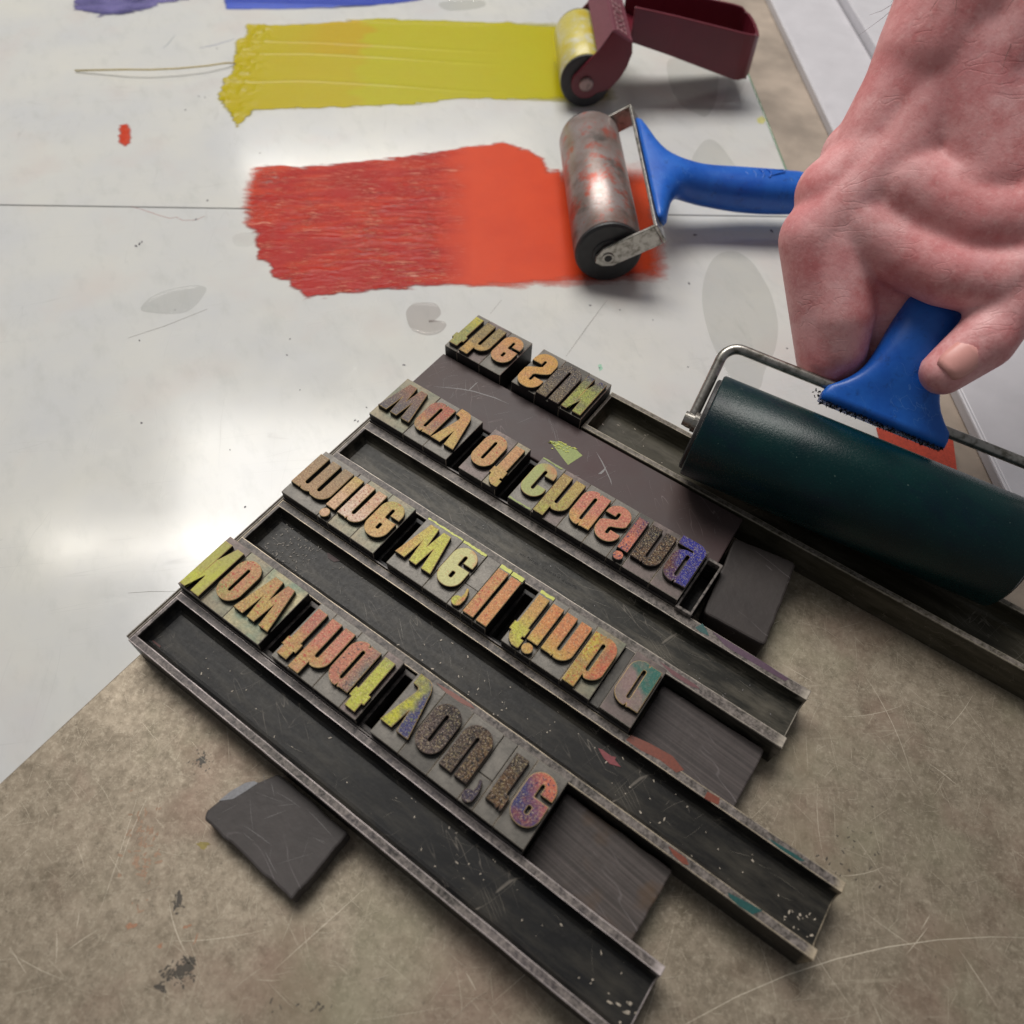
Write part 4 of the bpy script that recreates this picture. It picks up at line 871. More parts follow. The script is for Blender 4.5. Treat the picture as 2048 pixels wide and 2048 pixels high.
def hair(px, root, wd=0.22, mat=None, th=0.05, z=SLABZ):
    P = [at(x, y, z + 0.02) for x, y in px]; L = []; Rr = []
    for i, p in enumerate(P):
        t = P[min(i + 1, len(P) - 1)] - P[max(i - 1, 0)]; nn = np.array([-t[1], t[0]]) / (np.linalg.norm(t[:2]) + 1e-9)
        w_ = wd * (0.5 if i in (0, len(P) - 1) else 1); L.append(tuple(p[:2] + nn * w_)); Rr.append(tuple(p[:2] - nn * w_))
    b_ = MB()
    for i in range(len(P) - 1):
        v, f = prism([L[i], L[i + 1], Rr[i + 1], Rr[i]], z + 0.02, z + 0.02 + th); b_.add(v, f)
    return b_.build('scratch', mat or S_line, root)
hair([(1214, 600), (1172, 657), (1132, 713)], slab_near, 0.16); hair([(1003, 600), (980, 628)], slab_near, 0.14); hair([(256, 676), (330, 652), (415, 618)], slab_near, 0.14)
hair([(256, 1186), (300, 1183), (352, 1183)], slab_near, 0.07); hair([(1330, 400), (1300, 470), (1270, 540)], slab_near, 0.14)
hair([(262, 413), (290, 421), (316, 430), (340, 437), (352, 434), (366, 441), (392, 440), (410, 432)], slab_near, 0.16, mat_flat('red_hair', lin(176, 120, 116), 0.5))
hair([(400, 96), (430, 90), (470, 78)], slab_far, 0.3, mat_flat('blue_dash', lin(90, 104, 150), 0.5)); hair([(326, 96), (336, 88), (350, 70)], slab_far, 0.3, mat_flat('grey_dash', lin(146, 154, 160), 0.5))
S_spk = mat_flat('dark_speck', lin(84, 80, 88), 0.5)
b = MB(); r = random.Random(5)
for x, y, s in ((415, 401, 1.0), (392, 439, 1.0), (279, 488, 1.3), (272, 492, 1.2), (284, 484, 0.9), (410, 195, 0.8), (398, 193, 0.7), (371, 220, 0.7), (434, 97, 0.8), (580, 678, 0.6), (279, 681, 0.7), (283, 846, 0.8), (490, 1014, 0.7), (1180, 611, 0.8), (710, 841, 0.7), (716, 843, 0.7), (733, 815, 0.6), (808, 730, 0.9),
              (1240, 620, 0.6), (1346, 217, 0.7), (1378, 567, 1.1), (1390, 470, 1.4), (1543, 462, 1.6), (1199, 736, 0.6), (1306, 640, 0.5), (1376, 734, 0.5), (574, 710, 0.6), (1577, 608, 0.8), (1574, 697, 0.7), (520, 306, 0.7), (350, 620, 0.4), (460, 900, 0.5), (600, 780, 0.4), (1090, 720, 0.4)):
    q = at(x, y, SLABZ); v, f = prism(blob(q[0], q[1], s * 0.8, s * 0.5, r.uniform(0, 3), 8, 0.4, x), SLABZ + 0.02, SLABZ + 0.2); b.add(v, f)
tag(b.build('ink_specks', S_spk, slab_near), kind='stuff')
pxdecal('green_spot', [(1196, 730), (1202, 728), (1206, 738), (1199, 742)], SLABZ + 0.02, mat_flat('mint_spot', lin(150, 196, 170), 0.5), slab_near)
pxdecal('yellow_spot', [(1513, 238), (1524, 232), (1532, 240), (1526, 248), (1516, 246)], SLABZ + 0.02, mat_flat('pale_yellow_spot', lin(206, 202, 130), 0.5), slab_far)
# marks on the steel bed
for k, (x, y, rx, ry, ro, mt) in enumerate(((406, 1690, 2.2, 0.9, 0.3, 'y'), (356, 1800, 2.2, 1.1, 2.0, 'k'), (366, 1940, 2.4, 2.0, 0.4, 'k'), (322, 1976, 1.6, 1.0, 0.2, 'k'), (378, 1922, 2.0, 0.6, 0.2, 'k'), (404, 1520, 1.6, 1.0, 0.6, 'k'), (320, 1892, 0.9, 0.5, 1.0, 'r'), (374, 1853, 1.1, 0.5, 1.0, 'r'), (392, 1878, 1.2, 0.3, 2.0, 'r'), (262, 1852, 1.5, 0.9, 1.0, 'r'))):
    q = at(x, y, 0); decal('ink_spot', blob(q[0], q[1], rx, ry, ro, 16, 0.6, k), 0.01, {'y': mat_flat('dull_yellow', lin(150, 134, 70), 0.5), 'k': S_black, 'r': S_orange}[mt], BED, 0.03)
def hairlines(name, n, x0, x1, y0, y1, z, angs, lmin, lmax, wmax, mat, parent, seed, avoid=None):
    """fine curved scratches, joined: nobody could count them"""
    r = random.Random(seed); b_ = MB()
    for i in range(n):
        x, y = r.uniform(x0, x1), r.uniform(y0, y1); a = r.choice(angs) + r.gauss(0, 0.16); L = math.exp(r.uniform(math.log(lmin), math.log(lmax))); k = r.gauss(0, 0.28) / max(L, 15); wd = r.uniform(0.25, 1) * wmax
        m_ = 8; P = []
        for j in range(m_ + 1):
            P.append((x, y)); x += L / m_ * math.cos(a); y += L / m_ * math.sin(a); a += k * L / m_
        V = []
        for j, (px_, py_) in enumerate(P):
            w_ = wd * (0.15 + math.sin(math.pi * j / m_)) / 2; na = a + math.pi / 2; V += [(px_ + w_ * math.cos(na), py_ + w_ * math.sin(na), z + i * 2e-5), (px_ - w_ * math.cos(na), py_ - w_ * math.sin(na), z + i * 2e-5)]
        if any(px_ > x1 or px_ < x0 or py_ < y0 or py_ > y1 for px_, py_ in P): continue
        b_.add(V, [(2 * j, 2 * j + 1, 2 * j + 3, 2 * j + 2) for j in range(m_)])
    return tag(b_.build(name, mat, parent), kind='stuff')
m_scr = mat_flat('bright_scratch', lin(222, 210, 190), 0.4, 0.5, 0.3); m_scr3 = mat_flat('faint_scratch', lin(120, 114, 104), 0.4, 0.4); m_scr2 = mat_flat('dull_scratch', lin(200, 188, 168), 0.4, 0.5, 0.3)
hairlines('scratches', 520, -175, 380, -300, 205, 0.004, (0.55, 2.2, 1.3, -0.15, 2.7), 5, 44, 0.20, m_scr, BED, 31)
hairlines('fine_scratches', 6500, -175, 300, -260, 205, 0.002, (0.6, 2.25, 1.35, 0.0, 2.8, 1.8), 2, 18, 0.12, m_scr2, BED, 32)
hairlines('long_scratches', 46, 20, 300, -280, 205, 0.016, (1.03, 1.06), 60, 170, 0.30, m_scr, BED, 33)
hairlines('scratches', 26, -170, 33, 24, 41, 10.3, (0.1, 2.3, 1.2), 2, 14, 0.10, m_scr3, b1, 34)
hairlines('scratches', 46, -170, 68, 76, 93, 10.3, (0.1, 2.3, 1.2), 2, 14, 0.10, m_scr3, b2, 35)
hairlines('scratches', 60, -170, 33, 131, 145, 10.3, (0.0, 0.05, 3.1, 0.6), 3, 24, 0.10, m_scr3, b3, 36)
hairlines('chalky_scratches', 24, -106, -69, -5, 16.5, 8.03, (0.2, 2.4, 2.8, 1.0), 2, 15, 0.16, S_grey, bpy.data.objects['slate_block.003'], 41)
hairlines('scratches', 60, -172, -18, 179, 203, 15.63, (0.8, 2.3, 1.2), 2, 16, 0.10, S_grey, PL, 37)
b = MB(); r = random.Random(14)
for cx, cy, sx, sy, n_ in ((362, 1938, 26, 20, 60), (340, 1950, 14, 14, 36), (322, 1976, 8, 6, 14), (380, 1918, 16, 5, 22), (356, 1802, 7, 18, 22), (402, 1522, 14, 18, 26), (620, 2010, 60, 14, 14), (1700, 1720, 50, 60, 26)):
    for i in range(n_):
        q = at(cx + r.gauss(0, 0.6) * sx, cy + r.gauss(0, 0.6) * sy, 0); v, f = prism(blob(q[0], q[1], r.uniform(0.15, 0.75), r.uniform(0.12, 0.4), r.uniform(0, 3), 7, 0.6, i + cx), 0.006 + i * 1e-4, 0.03 + i * 1e-4); b.add(v, f)
tag(b.build('ink_smudges', S_black, BED), kind='stuff')
b = MB(); r = random.Random(12)
for i in range(60):
    t = r.gauss(0, 1), r.gauss(0, 1); q = at(285 + 18 * t[0], 1690 + 55 * t[1], 0); v, f = prism(blob(q[0], q[1], r.uniform(0.3, 1.4), r.uniform(0.2, 0.6), r.uniform(0, 3), 8, 0.6, i), 0.005 + i * 1e-4, 0.02 + i * 1e-4); b.add(v, f)
tag(b.build('rust_speckle', mat_flat('rust_haze', lin(164, 134, 110), 0.6), BED), kind='stuff')

# ================================================================== brayers
def frame_pts(C, ex, ey, ez): return lambda a, b_, c: np.asarray(C) + ex * a + ey * b_ + ez * c
def lathe(mbd, c0, c1, prof, n=48, ref=(0, 0, 1)):
    """prof: list of (t along axis 0..1, radius)"""
    c0 = np.array(c0, float); c1 = np.array(c1, float); d = c1 - c0; L = np.linalg.norm(d); d /= L
    a = np.array(ref, float); a -= d * (a @ d); a /= np.linalg.norm(a); s = np.cross(d, a); V = []; F = []
    for t, rd in prof: V += [tuple(c0 + d * (t * L) + rd * (math.cos(2 * math.pi * k / n) * a + math.sin(2 * math.pi * k / n) * s)) for k in range(n)]
    for i in range(len(prof) - 1): F += [(i * n + k, i * n + (k + 1) % n, (i + 1) * n + (k + 1) % n, (i + 1) * n + k) for k in range(n)]
    F += [tuple(range(n))[::-1], tuple(range((len(prof) - 1) * n, len(prof) * n))]
    return mbd.add(V, F)
def mat_roller(name, A, B, C, D, rough, metal=0.0):
    m = NT(name); v = m.coord(); a = m.noise(v, 0.05, 5, 0.65); b_ = m.noise(m.coord(loc=(40, 0, 9)), 0.08, 5, 0.7)
    c = m.mix(m.r01(a, 0.35, 0.65), lin(*A), lin(*B)); c = m.mix(m.math('MULTIPLY', m.r01(b_, 0.52, 0.64), 0.8), c, lin(*C)); c = m.mix(m.math('MULTIPLY', m.r01(m.noise(m.coord(loc=(4, 7, 31)), 0.5, 5, 0.8), 0.54, 0.66), 0.4), c, lin(*C))
    c = m.mix(m.math('MULTIPLY', m.r01(m.noise(m.coord(loc=(0, 70, 3)), 0.06, 4, 0.6), 0.55, 0.7), 0.7), c, lin(*D)); g = m.noise(v, 1.0, 3); m.bump(g, 0.03)
    return m.fin(c, m.math('ADD', m.math('MULTIPLY', g, 0.2), rough), metal, 0.5)
def mat_steel(name, col, rough=0.3, dirt=(70, 66, 50)):
    m = NT(name); v = m.coord(); a = m.noise(v, 0.25, 5, 0.65)
    c = m.mix(m.math('MULTIPLY', m.r01(a, 0.45, 0.65), 0.75), lin(*col), lin(*dirt)); return m.fin(c, m.math('ADD', m.math('MULTIPLY', a, 0.3), rough - 0.1), 0.85, 0.5)
m_bluep = NT('blue_plastic'); _v = m_bluep.coord(); _a = m_bluep.noise(_v, 0.05, 5, 0.7)
_c = m_bluep.mix(m_bluep.r01(_a, 0.3, 0.7), lin(16, 84, 186), lin(34, 110, 208)); _c = m_bluep.mix(m_bluep.math('MULTIPLY', m_bluep.r01(m_bluep.noise(m_bluep.coord(loc=(9, 4, 2)), 0.18, 5, 0.75), 0.56, 0.7), 0.5), _c, lin(14, 50, 112))
_s = m_bluep.math('MULTIPLY', m_bluep.lines(m_bluep.coord((0.2, 1, 1), (0, 0, 0.6)), 0.2, 0.008), m_bluep.r01(m_bluep.noise(_v, 0.08, 2), 0.45, 0.6)); _c = m_bluep.mix(m_bluep.math('MULTIPLY', _s, 0.4), _c, lin(110, 160, 226))
m_bluep.bump(m_bluep.noise(_v, 0.6, 4), 0.03); m_bluep = m_bluep.fin(_c, m_bluep.math('ADD', m_bluep.math('MULTIPLY', _a, 0.3), 0.22), 0, 0.5)
m_rubber = plain('black_rubber', lin(44, 44, 46), 0.5, 0, 0.25, 0.2)
m_chrome = mat_steel('worn_chrome', (176, 172, 166), 0.28); m_maroon = plain('maroon_plastic', lin(104, 30, 44), 0.36, 0, 0.14, 0.05, 0.01)
m_maroon_sheen = plain('maroon_plastic_sheen', lin(120, 66, 78), 0.42, 0, 0.14, 0.3)  # paler maroon: the reflection on cover and bridge is put into the colour
U3 = np.array([PD[0], PD[1], 0]); Q3 = np.array([-PD[1], PD[0], 0]); Z3 = np.array([0, 0, 1.0])

def resample(pts, n):
    P = np.array(pts, float); d = np.r_[0, np.cumsum(np.linalg.norm(np.diff(P, axis=0), axis=1))]; t = np.linspace(0, d[-1], n)
    return np.stack([np.interp(t, d, P[:, k]) for k in range(P.shape[1])], -1)
def loft(sections, name, mat, parent, n=28, smooth=True):
    """sections: (centre, width axis, thick axis, half width, half thick, squareness 0..1)"""
    V = []; F = []
    for c, ax, ay, hw, ht, sq in sections:
        e = 2.0 / (2 + 4 * sq)
        for k in range(n):
            a = 2 * math.pi * k / n; ca, sa = math.cos(a), math.sin(a)
            V.append(tuple(np.asarray(c) + ax * hw * math.copysign(abs(ca) ** e, ca) + ay * ht * math.copysign(abs(sa) ** e, sa)))
    m_ = len(sections)
    for i in range(m_ - 1): F += [(i * n + k, i * n + (k + 1) % n, (i + 1) * n + (k + 1) % n, (i + 1) * n + k) for k in range(n)]
    F += [tuple(range(n))[::-1], tuple(range((m_ - 1) * n, m_ * n))]
    return mk(name, V, F, mat, parent, smooth=smooth, weld=True)
def smooth_sections(keys, n):
    """interpolate (t, c(3), hw, ht, sq) keys smoothly"""
    K_ = np.array([[k[0], *k[1], k[2], k[3], k[4]] for k in keys]); t = np.linspace(K_[0, 0], K_[-1, 0], n); out = []
    for tt in t:
        i = min(max(np.searchsorted(K_[:, 0], tt) - 1, 0), len(K_) - 2); a, b_ = K_[i], K_[i + 1]; u = (tt - a[0]) / (b_[0] - a[0]); p0 = K_[max(i - 1, 0)]; p3 = K_[min(i + 2, len(K_) - 1)]
        m1 = (b_ - p0) / max(b_[0] - p0[0], 1e-9) * (b_[0] - a[0]); m2 = (p3 - a) / max(p3[0] - a[0], 1e-9) * (b_[0] - a[0])
        h = (2 * u ** 3 - 3 * u ** 2 + 1) * a + (u ** 3 - 2 * u ** 2 + u) * m1 + (-2 * u ** 3 + 3 * u ** 2) * b_ + (u ** 3 - u ** 2) * m2; out.append(h)
    return out

# ---- blue handled brayer standing in the red ink
R1 = 18.8; zc = SLABZ + R1 + 0.25
BB = empty('brayer', pq(71, 407, SLABZ))
f0, f1 = pq(71.9, 352.3, zc), pq(70.6, 462.0, zc)
b = MB(); lathe(b, f0, f1, [(0.0, R1 - 1.0), (0.006, R1), (0.994, R1), (1.0, R1 - 1.0)], 64)
ro = b.build('roller', mat_roller('stained_steel_roller', (168, 158, 156), (140, 122, 114), (182, 82, 62), (74, 72, 66), 0.27, 0.45), BB, smooth=False)
for p in ro.data.polygons: p.use_smooth = len(p.vertices) == 4
for c0, sgn in ((f0, -1), (f1, 1)):
    b = MB(); lathe(b, c0 + Q3 * sgn * 0.05, c0 + Q3 * sgn * 2.2, [(0, R1 - 0.4), (0.6, R1 - 0.6), (1.0, R1 - 2.0)], 56); b.build('end_cap', m_rubber, BB)
    b = MB(); lathe(b, c0 + Q3 * sgn * 2.25, c0 + Q3 * sgn * 3.2, [(0, 9.0), (0.7, 8.6), (1, 7.6)], 40); b.build('bearing', m_rubber, BB)
ar = np.array([0.82, 0.57]); pr = np.array([-0.57, 0.82])         # arm direction and its normal in the (p, z) plane
H0 = np.array([71.2, zc]); CN = np.array([96.2, 25.6])
def strap(q0, sgn):
    """flat arm from the axle to the corner, rounded at the axle end, plus a screw"""
    w_ = 6.4; d = CN - H0; L = np.linalg.norm(d); d /= L; nn = np.array([-d[1], d[0]])
    poly = [H0 + d * L + nn * w_, H0 + nn * w_] + [H0 - d * 5.5 + nn * 3.6, H0 - d * 7.5, H0 - d * 5.5 - nn * 3.6] + [H0 - nn * w_, H0 + d * L - nn * w_]
    qs = sorted((q0, q0 + 1.9 * sgn)); V = [tuple(pq(p[0], qs[0], p[1])) for p in poly] + [tuple(pq(p[0], qs[1], p[1])) for p in poly]; n = len(poly)
    F = [tuple(range(n)), tuple(range(n, 2 * n))[::-1]] + [(i, n + i, n + (i + 1) % n, (i + 1) % n) for i in range(n)]
    mk('arm', V, F, m_chrome, BB, bevel=0.5, weld=True)
    b_ = MB(); lathe(b_, pq(H0[0], q0 + 1.95 * sgn, H0[1]), pq(H0[0], q0 + 2.7 * sgn, H0[1]), [(0, 3.4), (0.8, 3.2), (1, 2.8)], 24); o = b_.build('axle_pin', m_chrome, BB)
    b_ = MB(); lathe(b_, pq(H0[0], q0 + 2.72 * sgn, H0[1]), pq(H0[0], q0 + 2.9 * sgn, H0[1]), [(0, 2.1), (1, 2.0)], 20); b_.build('pin_hollow', M['dark'], o)
strap(348.6, -1); strap(465.6, 1)
V = []; tq = [(346.75, 0), (467.45, 0)]
for q_ in (346.75, 467.45):
    for s_, w_ in ((-0.9, -6.4), (0.9, -6.4), (0.9, 6.4), (-0.9, 6.4)):
        p = CN + ar * (s_ + 1.0) + pr * w_; V.append(tuple(pq(p[0], q_, p[1])))
mk('cross_bar', V, [(3, 2, 1, 0), (4, 5, 6, 7), (0, 1, 5, 4), (1, 2, 6, 5), (2, 3, 7, 6), (3, 0, 4, 7)], m_chrome, BB, bevel=0.5, weld=True)
# blue plate and handle: one moulded piece
keys = []
def hk(t, p, z, hw, ht, sq, q=407.0): keys.append((t, pq(p, q, z), hw, ht, sq))
hk(0, 98.6, 26.4, 50, 5.4, 0.9); hk(2.2, 100.8, 26.9, 48, 5.2, 0.8); hk(5, 103.4, 26.8, 40, 5.6, 0.4, 407); hk(10, 107.5, 25.6, 27, 7.0, 0.15, 406); hk(16, 113.0, 23.2, 17.5, 9.0, 0.05, 405.5); hk(24, 120.5, 20.4, 12.2, 10.6, 0.05, 405.5); hk(36, 132, 17.8, 11.0, 11.2, 0.05, 405); hk(60, 156, 15.6, 12.4, 11.6, 0.1, 404.5); hk(84, 180, 14.8, 12.6, 11.0, 0.1, 404); hk(98, 194, 14.6, 11.0, 9.6, 0.1, 404); hk(103, 199, 14.6, 7.0, 6.0, 0.0, 404)
secs = []
for h in smooth_sections(keys, 46):
    c = np.array(h[1:4]); tlt = np.clip((h[0]) / 18.0, 0, 1); th_ = (1 - tlt) * math.atan2(0.57, 0.82)
    ay = -math.sin(th_) * U3 + math.cos(th_) * Z3; secs.append((c, Q3, ay, max(h[4], 1), max(h[5], 1), max(h[6], 0)))
hd = loft(secs, 'handle', m_bluep, BB, 40)
# moulded grip pattern and hanging hole on the handle top
b = MB()
for i, (a0, a1) in enumerate(((-4.4, -1), (-6.0, 0.5), (-6.4, 2), (-6.0, 3.2), (-4.4, 4.2))):
    cpts = [pq(149 + i * 4.6 + 1.8 * math.sin(t * 3.1), 404.5 + a0 + (a1 - a0) * t, 15.4 + math.sqrt(max(0.1, 11.9 ** 2 - (a0 + (a1 - a0) * t) ** 2)) - 0.35) for t in np.linspace(0, 1, 7)]
    b.tube(cpts, 0.5, 6)
for s in (-1, 1):
    b.tube([pq(140 + 38 * t, 404.5 + (1.5 - 8.0 * (1 - abs(2 * t - 1))) if s < 0 else 404.5 + 5.0, 15.3 + math.sqrt(max(0.1, 11.7 ** 2 - ((1.5 - 8.0 * (1 - abs(2 * t - 1))) if s < 0 else 5.0) ** 2)) - 0.3) for t in np.linspace(0, 1, 13)], 0.35, 6)
tag(b.build('grip_pattern', m_bluep, hd, smooth=True), 'raised looping pattern moulded on the blue handle')
tag(BB, 'blue handled brayer with a steel roller standing in the red ink', 'brayer', 'brayers')

# ---- maroon brayer in the yellow ink
R2 = 17.6; zc2 = SLABZ + R2 + 0.25; PC = 74.6; QA, QB = 538.0, 604.0
MBR = empty('brayer', pq(75, 570, SLABZ))
b = MB(); lathe(b, pq(PC, QA, zc2), pq(PC, QB, zc2), [(0, R2 - 0.8), (0.012, R2), (0.988, R2), (1, R2 - 0.8)], 56)
ro = b.build('roller', mat_roller('yellow_inked_roller', (206, 190, 62), (198, 188, 120), (206, 204, 186), (196, 170, 20), 0.2), MBR)
for p in ro.data.polygons: p.use_smooth = len(p.vertices) == 4
for qq, sgn in ((QA, -1), (QB, 1)):
    b = MB(); lathe(b, pq(PC, qq + 0.05 * sgn, zc2), pq(PC, qq + 1.9 * sgn, zc2), [(0, R2 - 0.3), (0.7, R2 - 0.5), (1, R2 - 1.6)], 48); b.build('end_cap', m_rubber, MBR)
    arc = [(PC + 10.2 * math.cos(a), zc2 + 10.2 * math.sin(a)) for a in np.linspace(math.radians(150), math.radians(320), 12)]
    poly = [(88.5, 43.6)] + [(80.5, 31.2)] + arc + [(91.5, 6.5), (97.5, 14.0), (101.0, 21.0), (103.2, 30.0), (102.2, 36.0)]
    q0, q1 = sorted((qq + 2.1 * sgn, qq + 4.4 * sgn)); n = len(poly)
    V = [tuple(pq(p[0], q0, p[1])) for p in poly] + [tuple(pq(p[0], q1, p[1])) for p in poly]
    F = [tuple(range(n)), tuple(range(n, 2 * n))[::-1]] + [(i, n + i, n + (i + 1) % n, (i + 1) % n) for i in range(n)]
    mk('side_arm', V, F, m_maroon, MBR, bevel=0.7, weld=True)
    b = MB(); lathe(b, pq(PC, qq + 4.5 * sgn, zc2), pq(PC, qq + 6.0 * sgn, zc2), [(0, 4.9), (0.7, 4.7), (1, 3.6)], 28); o = b.build('axle_screw', mat_steel('dull_screw', (150, 128, 126), 0.4), MBR)
def pzslab(name, pz, q0, q1, mat, bev=0.5):
    n = len(pz); V = [tuple(pq(p[0], q0, p[1])) for p in pz] + [tuple(pq(p[0], q1, p[1])) for p in pz]
    F = [tuple(range(n)), tuple(range(n, 2 * n))[::-1]] + [(i, n + i, n + (i + 1) % n, (i + 1) % n) for i in range(n)]
    return mk(name, V, F, mat, MBR, bevel=bev, weld=True)
pzslab('front_cover', [(79.6, 30.6), (88.2, 44.0), (86.6, 41.2), (81.6, 30.0)], QA - 4.3, QB + 4.3, m_maroon_sheen, 0.3)
tp = pzslab('top_bridge', [(88.6, 44.2), (102.6, 36.4), (101.6, 34.6), (87.6, 42.2)], QA - 4.3, QB + 4.3, m_maroon_sheen, 0.5)
# raised rim and moulded lettering on the bridge
bn = np.array([7.8, 14.0]) / math.hypot(7.8, 14.0); bd = np.array([14.0, -7.8]) / math.hypot(14, 7.8)
def bp(a, q, h): p = np.array([88.6, 44.2]) + bd * a + bn * h; return pq(p[0], q, p[1])
for a0, a1, q0, q1 in ((0.6, 1.4, QA - 3.6, QB + 3.6), (14.4, 15.4, QA - 3.6, QB + 3.6), (1.5, 14.3, QA - 3.6, QA - 2.6)):
    V = [tuple(bp(a, q, h)) for h in (-0.2, 0.5) for q in (q0, q1) for a in (a0, a1)]
    mk('rim', V, [(0, 2, 3, 1), (4, 5, 7, 6), (0, 1, 5, 4), (2, 6, 7, 3), (0, 4, 6, 2), (1, 3, 7, 5)], m_maroon_sheen, tp, bevel=0.2, weld=True)
tc = bpy.data.curves.new('t', 'FONT'); tc.body = 'ESSDEE'; tc.size = 11.5; tc.extrude = 0.35; tc.align_x = 'LEFT'
to = bpy.data.objects.new('t', tc); COL.objects.link(to); me = bpy.data.meshes.new_from_object(to.evaluated_get(bpy.context.evaluated_depsgraph_get())); bpy.data.objects.remove(to)
TV = np.array([v.co[:] for v in me.vertices]); TV[:, 0] *= 1.25
mk('moulded_lettering', [tuple(bp(11.6 - y, QA - 0.5 + x, z + 0.1)) for x, y, z in TV], [tuple(p.vertices) for p in me.polygons], plain('maroon_worn_light', lin(150, 112, 116), 0.45, 0, 0.1, 0.4), tp)
# hollow handle: a bent wall open at the top, with a floor inside
nearw = [(103.4, 548.6), (130, 549.5), (160, 548.2), (182, 547.2), (188, 548.6), (191.5, 553)]; farw = [(191.5, 588), (187, 591.5), (182, 593), (160, 592), (130, 591), (103.4, 592.0)]
path = np.array(nearw + [(193.0, 562), (193.4, 570), (193.0, 580)] + farw); pth = resample(path, 60)
def ztop(p): return 51.5 + (p - 103) * (35.5 - 51.5) / 90 - (1.5 if p > 188 else 0)
def zbot(p): return 30.5 + (p - 103) * (4.0 - 30.5) / 90
def wall(pt, th, name, mat, dz=0.0, top_only=False):
    n = len(pt); nn = []
    for i in range(n):
        t = pt[min(i + 1, n - 1)] - pt[max(i - 1, 0)]; t /= np.linalg.norm(t); nn.append(np.array([-t[1], t[0]]))
    V = []; F = []
    for i in range(n):
        a = pt[i]; c = pt[i] + nn[i] * th; drop = np.clip((a[0] - 178) / 14, 0, 1) ** 2 * 6
        for p in (a, c): V += [tuple(pq(p[0], p[1], zbot(p[0]) + drop * 0.9 if not top_only else ztop(p[0]) - 0.6)), tuple(pq(p[0], p[1], ztop(p[0]) + dz))]
    for i in range(n - 1):
        j = i * 4; k = j + 4
        F += [(j, k, k + 1, j + 1), (j + 2, j + 3, k + 3, k + 2), (j + 1, k + 1, k + 3, j + 3), (j, j + 2, k + 2, k)]
    F += [(0, 1, 3, 2), ((n - 1) * 4, (n - 1) * 4 + 2, (n - 1) * 4 + 3, (n - 1) * 4 + 1)]
    return mk(name, V, F, mat, MBR, smooth=False, bevel=0.4, weld=True)
wall(pth, 2.4, 'handle', m_maroon)
pzslab('handle_floor', [(103.4, 32), (190, 8.5), (190, 6.5), (103.4, 30.6)], 551.0, 589.5, m_maroon)
tag(MBR, 'maroon plastic brayer with a hollow handle in the yellow ink', 'brayer', 'brayers')

# ---- the held roller: dark green, wire frame, blue handle
CL = at(1403, 850, 40.4); EX = np.array([0.984, 0.165, -0.06]); EX /= np.linalg.norm(EX); AX = np.array([-0.161, 0.832, 0.534]); AX = AX - EX * (AX @ EX); AX /= np.linalg.norm(AX); NX = np.cross(EX, AX)
RL, R3 = 125.0, 21.6
C0 = CL + EX * RL / 2
def HP(w_, s_, h_): return C0 + EX * w_ + AX * s_ + NX * h_
GR = empty('hand_roller', CL + EX * RL / 2 - Z3 * R3)
b = MB(); lathe(b, CL, CL + EX * RL, [(0, R3 - 0.7), (0.005, R3), (0.995, R3), (1, R3 - 0.7)], 72)
m_ = NT('dark_green_rubber'); v_ = m_.coord(); a_ = m_.noise(v_, 0.05, 4); g_ = m_.noise(v_, 1.3, 3, 0.6)
c_ = m_.mix(m_.r01(a_, 0.3, 0.7), lin(0, 30, 35), lin(2, 44, 44)); c_ = m_.mix(m_.math('MULTIPLY', m_.r01(g_, 0.62, 0.75), 0.25), c_, lin(70, 96, 88)); m_.bump(g_, 0.09); sm_ = m_.noise(m_.coord((0.4, 1, 1), (0, 0, 0.17)), 0.06, 5, 0.7); c_ = m_.mix(m_.math('MULTIPLY', m_.r01(sm_, 0.5, 0.66), 0.5), c_, lin(4, 20, 40)); c_ = m_.mix(m_.math('MULTIPLY', m_.r01(m_.noise(v_, 0.5, 2), 0.74, 0.78), 0.5), c_, lin(120, 140, 130))
ro = b.build('roller', m_.fin(c_, m_.math('ADD', m_.math('ADD', m_.math('MULTIPLY', g_, 0.25), m_.math('MULTIPLY', sm_, 0.25)), 0.06), 0, 0.3), GR)
for p in ro.data.polygons: p.use_smooth = len(p.vertices) == 4
for s in (-1, 1):
    e0 = C0 + EX * s * (RL / 2 + 0.1)
    b = MB(); lathe(b, e0, e0 + EX * s * 1.6, [(0, R3 - 2.2), (0.7, R3 - 2.4), (1, R3 - 3.4)], 48); b.build('end_plate', m_rubber, GR)
    b = MB(); lathe(b, e0 + EX * s * 1.7, e0 + EX * s * 7.6, [(0, 4.2), (0.3, 4.2), (0.35, 3.2), (1, 3.0)], 24); b.build('axle_nut', m_chrome, GR)
wp = [HP(-RL / 2 - 4.5, -3.0, 0), HP(-RL / 2 - 4.5, 4, 0), HP(-RL / 2 - 4.2, 25, 0)]
for a in np.linspace(0, math.pi / 2, 9): wp.append(HP(-RL / 2 - 4.2 + 7 - 7 * math.cos(a), 27.5 + 7 * math.sin(a), 0))
wp2 = wp + [HP(-22, 34.5, 0), HP(22, 34.5, 0)] + [C0 + EX * (-2 * (p - C0) @ EX) + (p - C0) for p in wp[::-1]]
b = MB(); b.tube(wp2, 2.15, 14); b.build('wire_frame', m_chrome, GR, smooth=True)
keys = []
def gk(t, w_, hw, ht, sq, h_=0.0): keys.append((t, HP(w_, t, h_), hw, ht, sq))
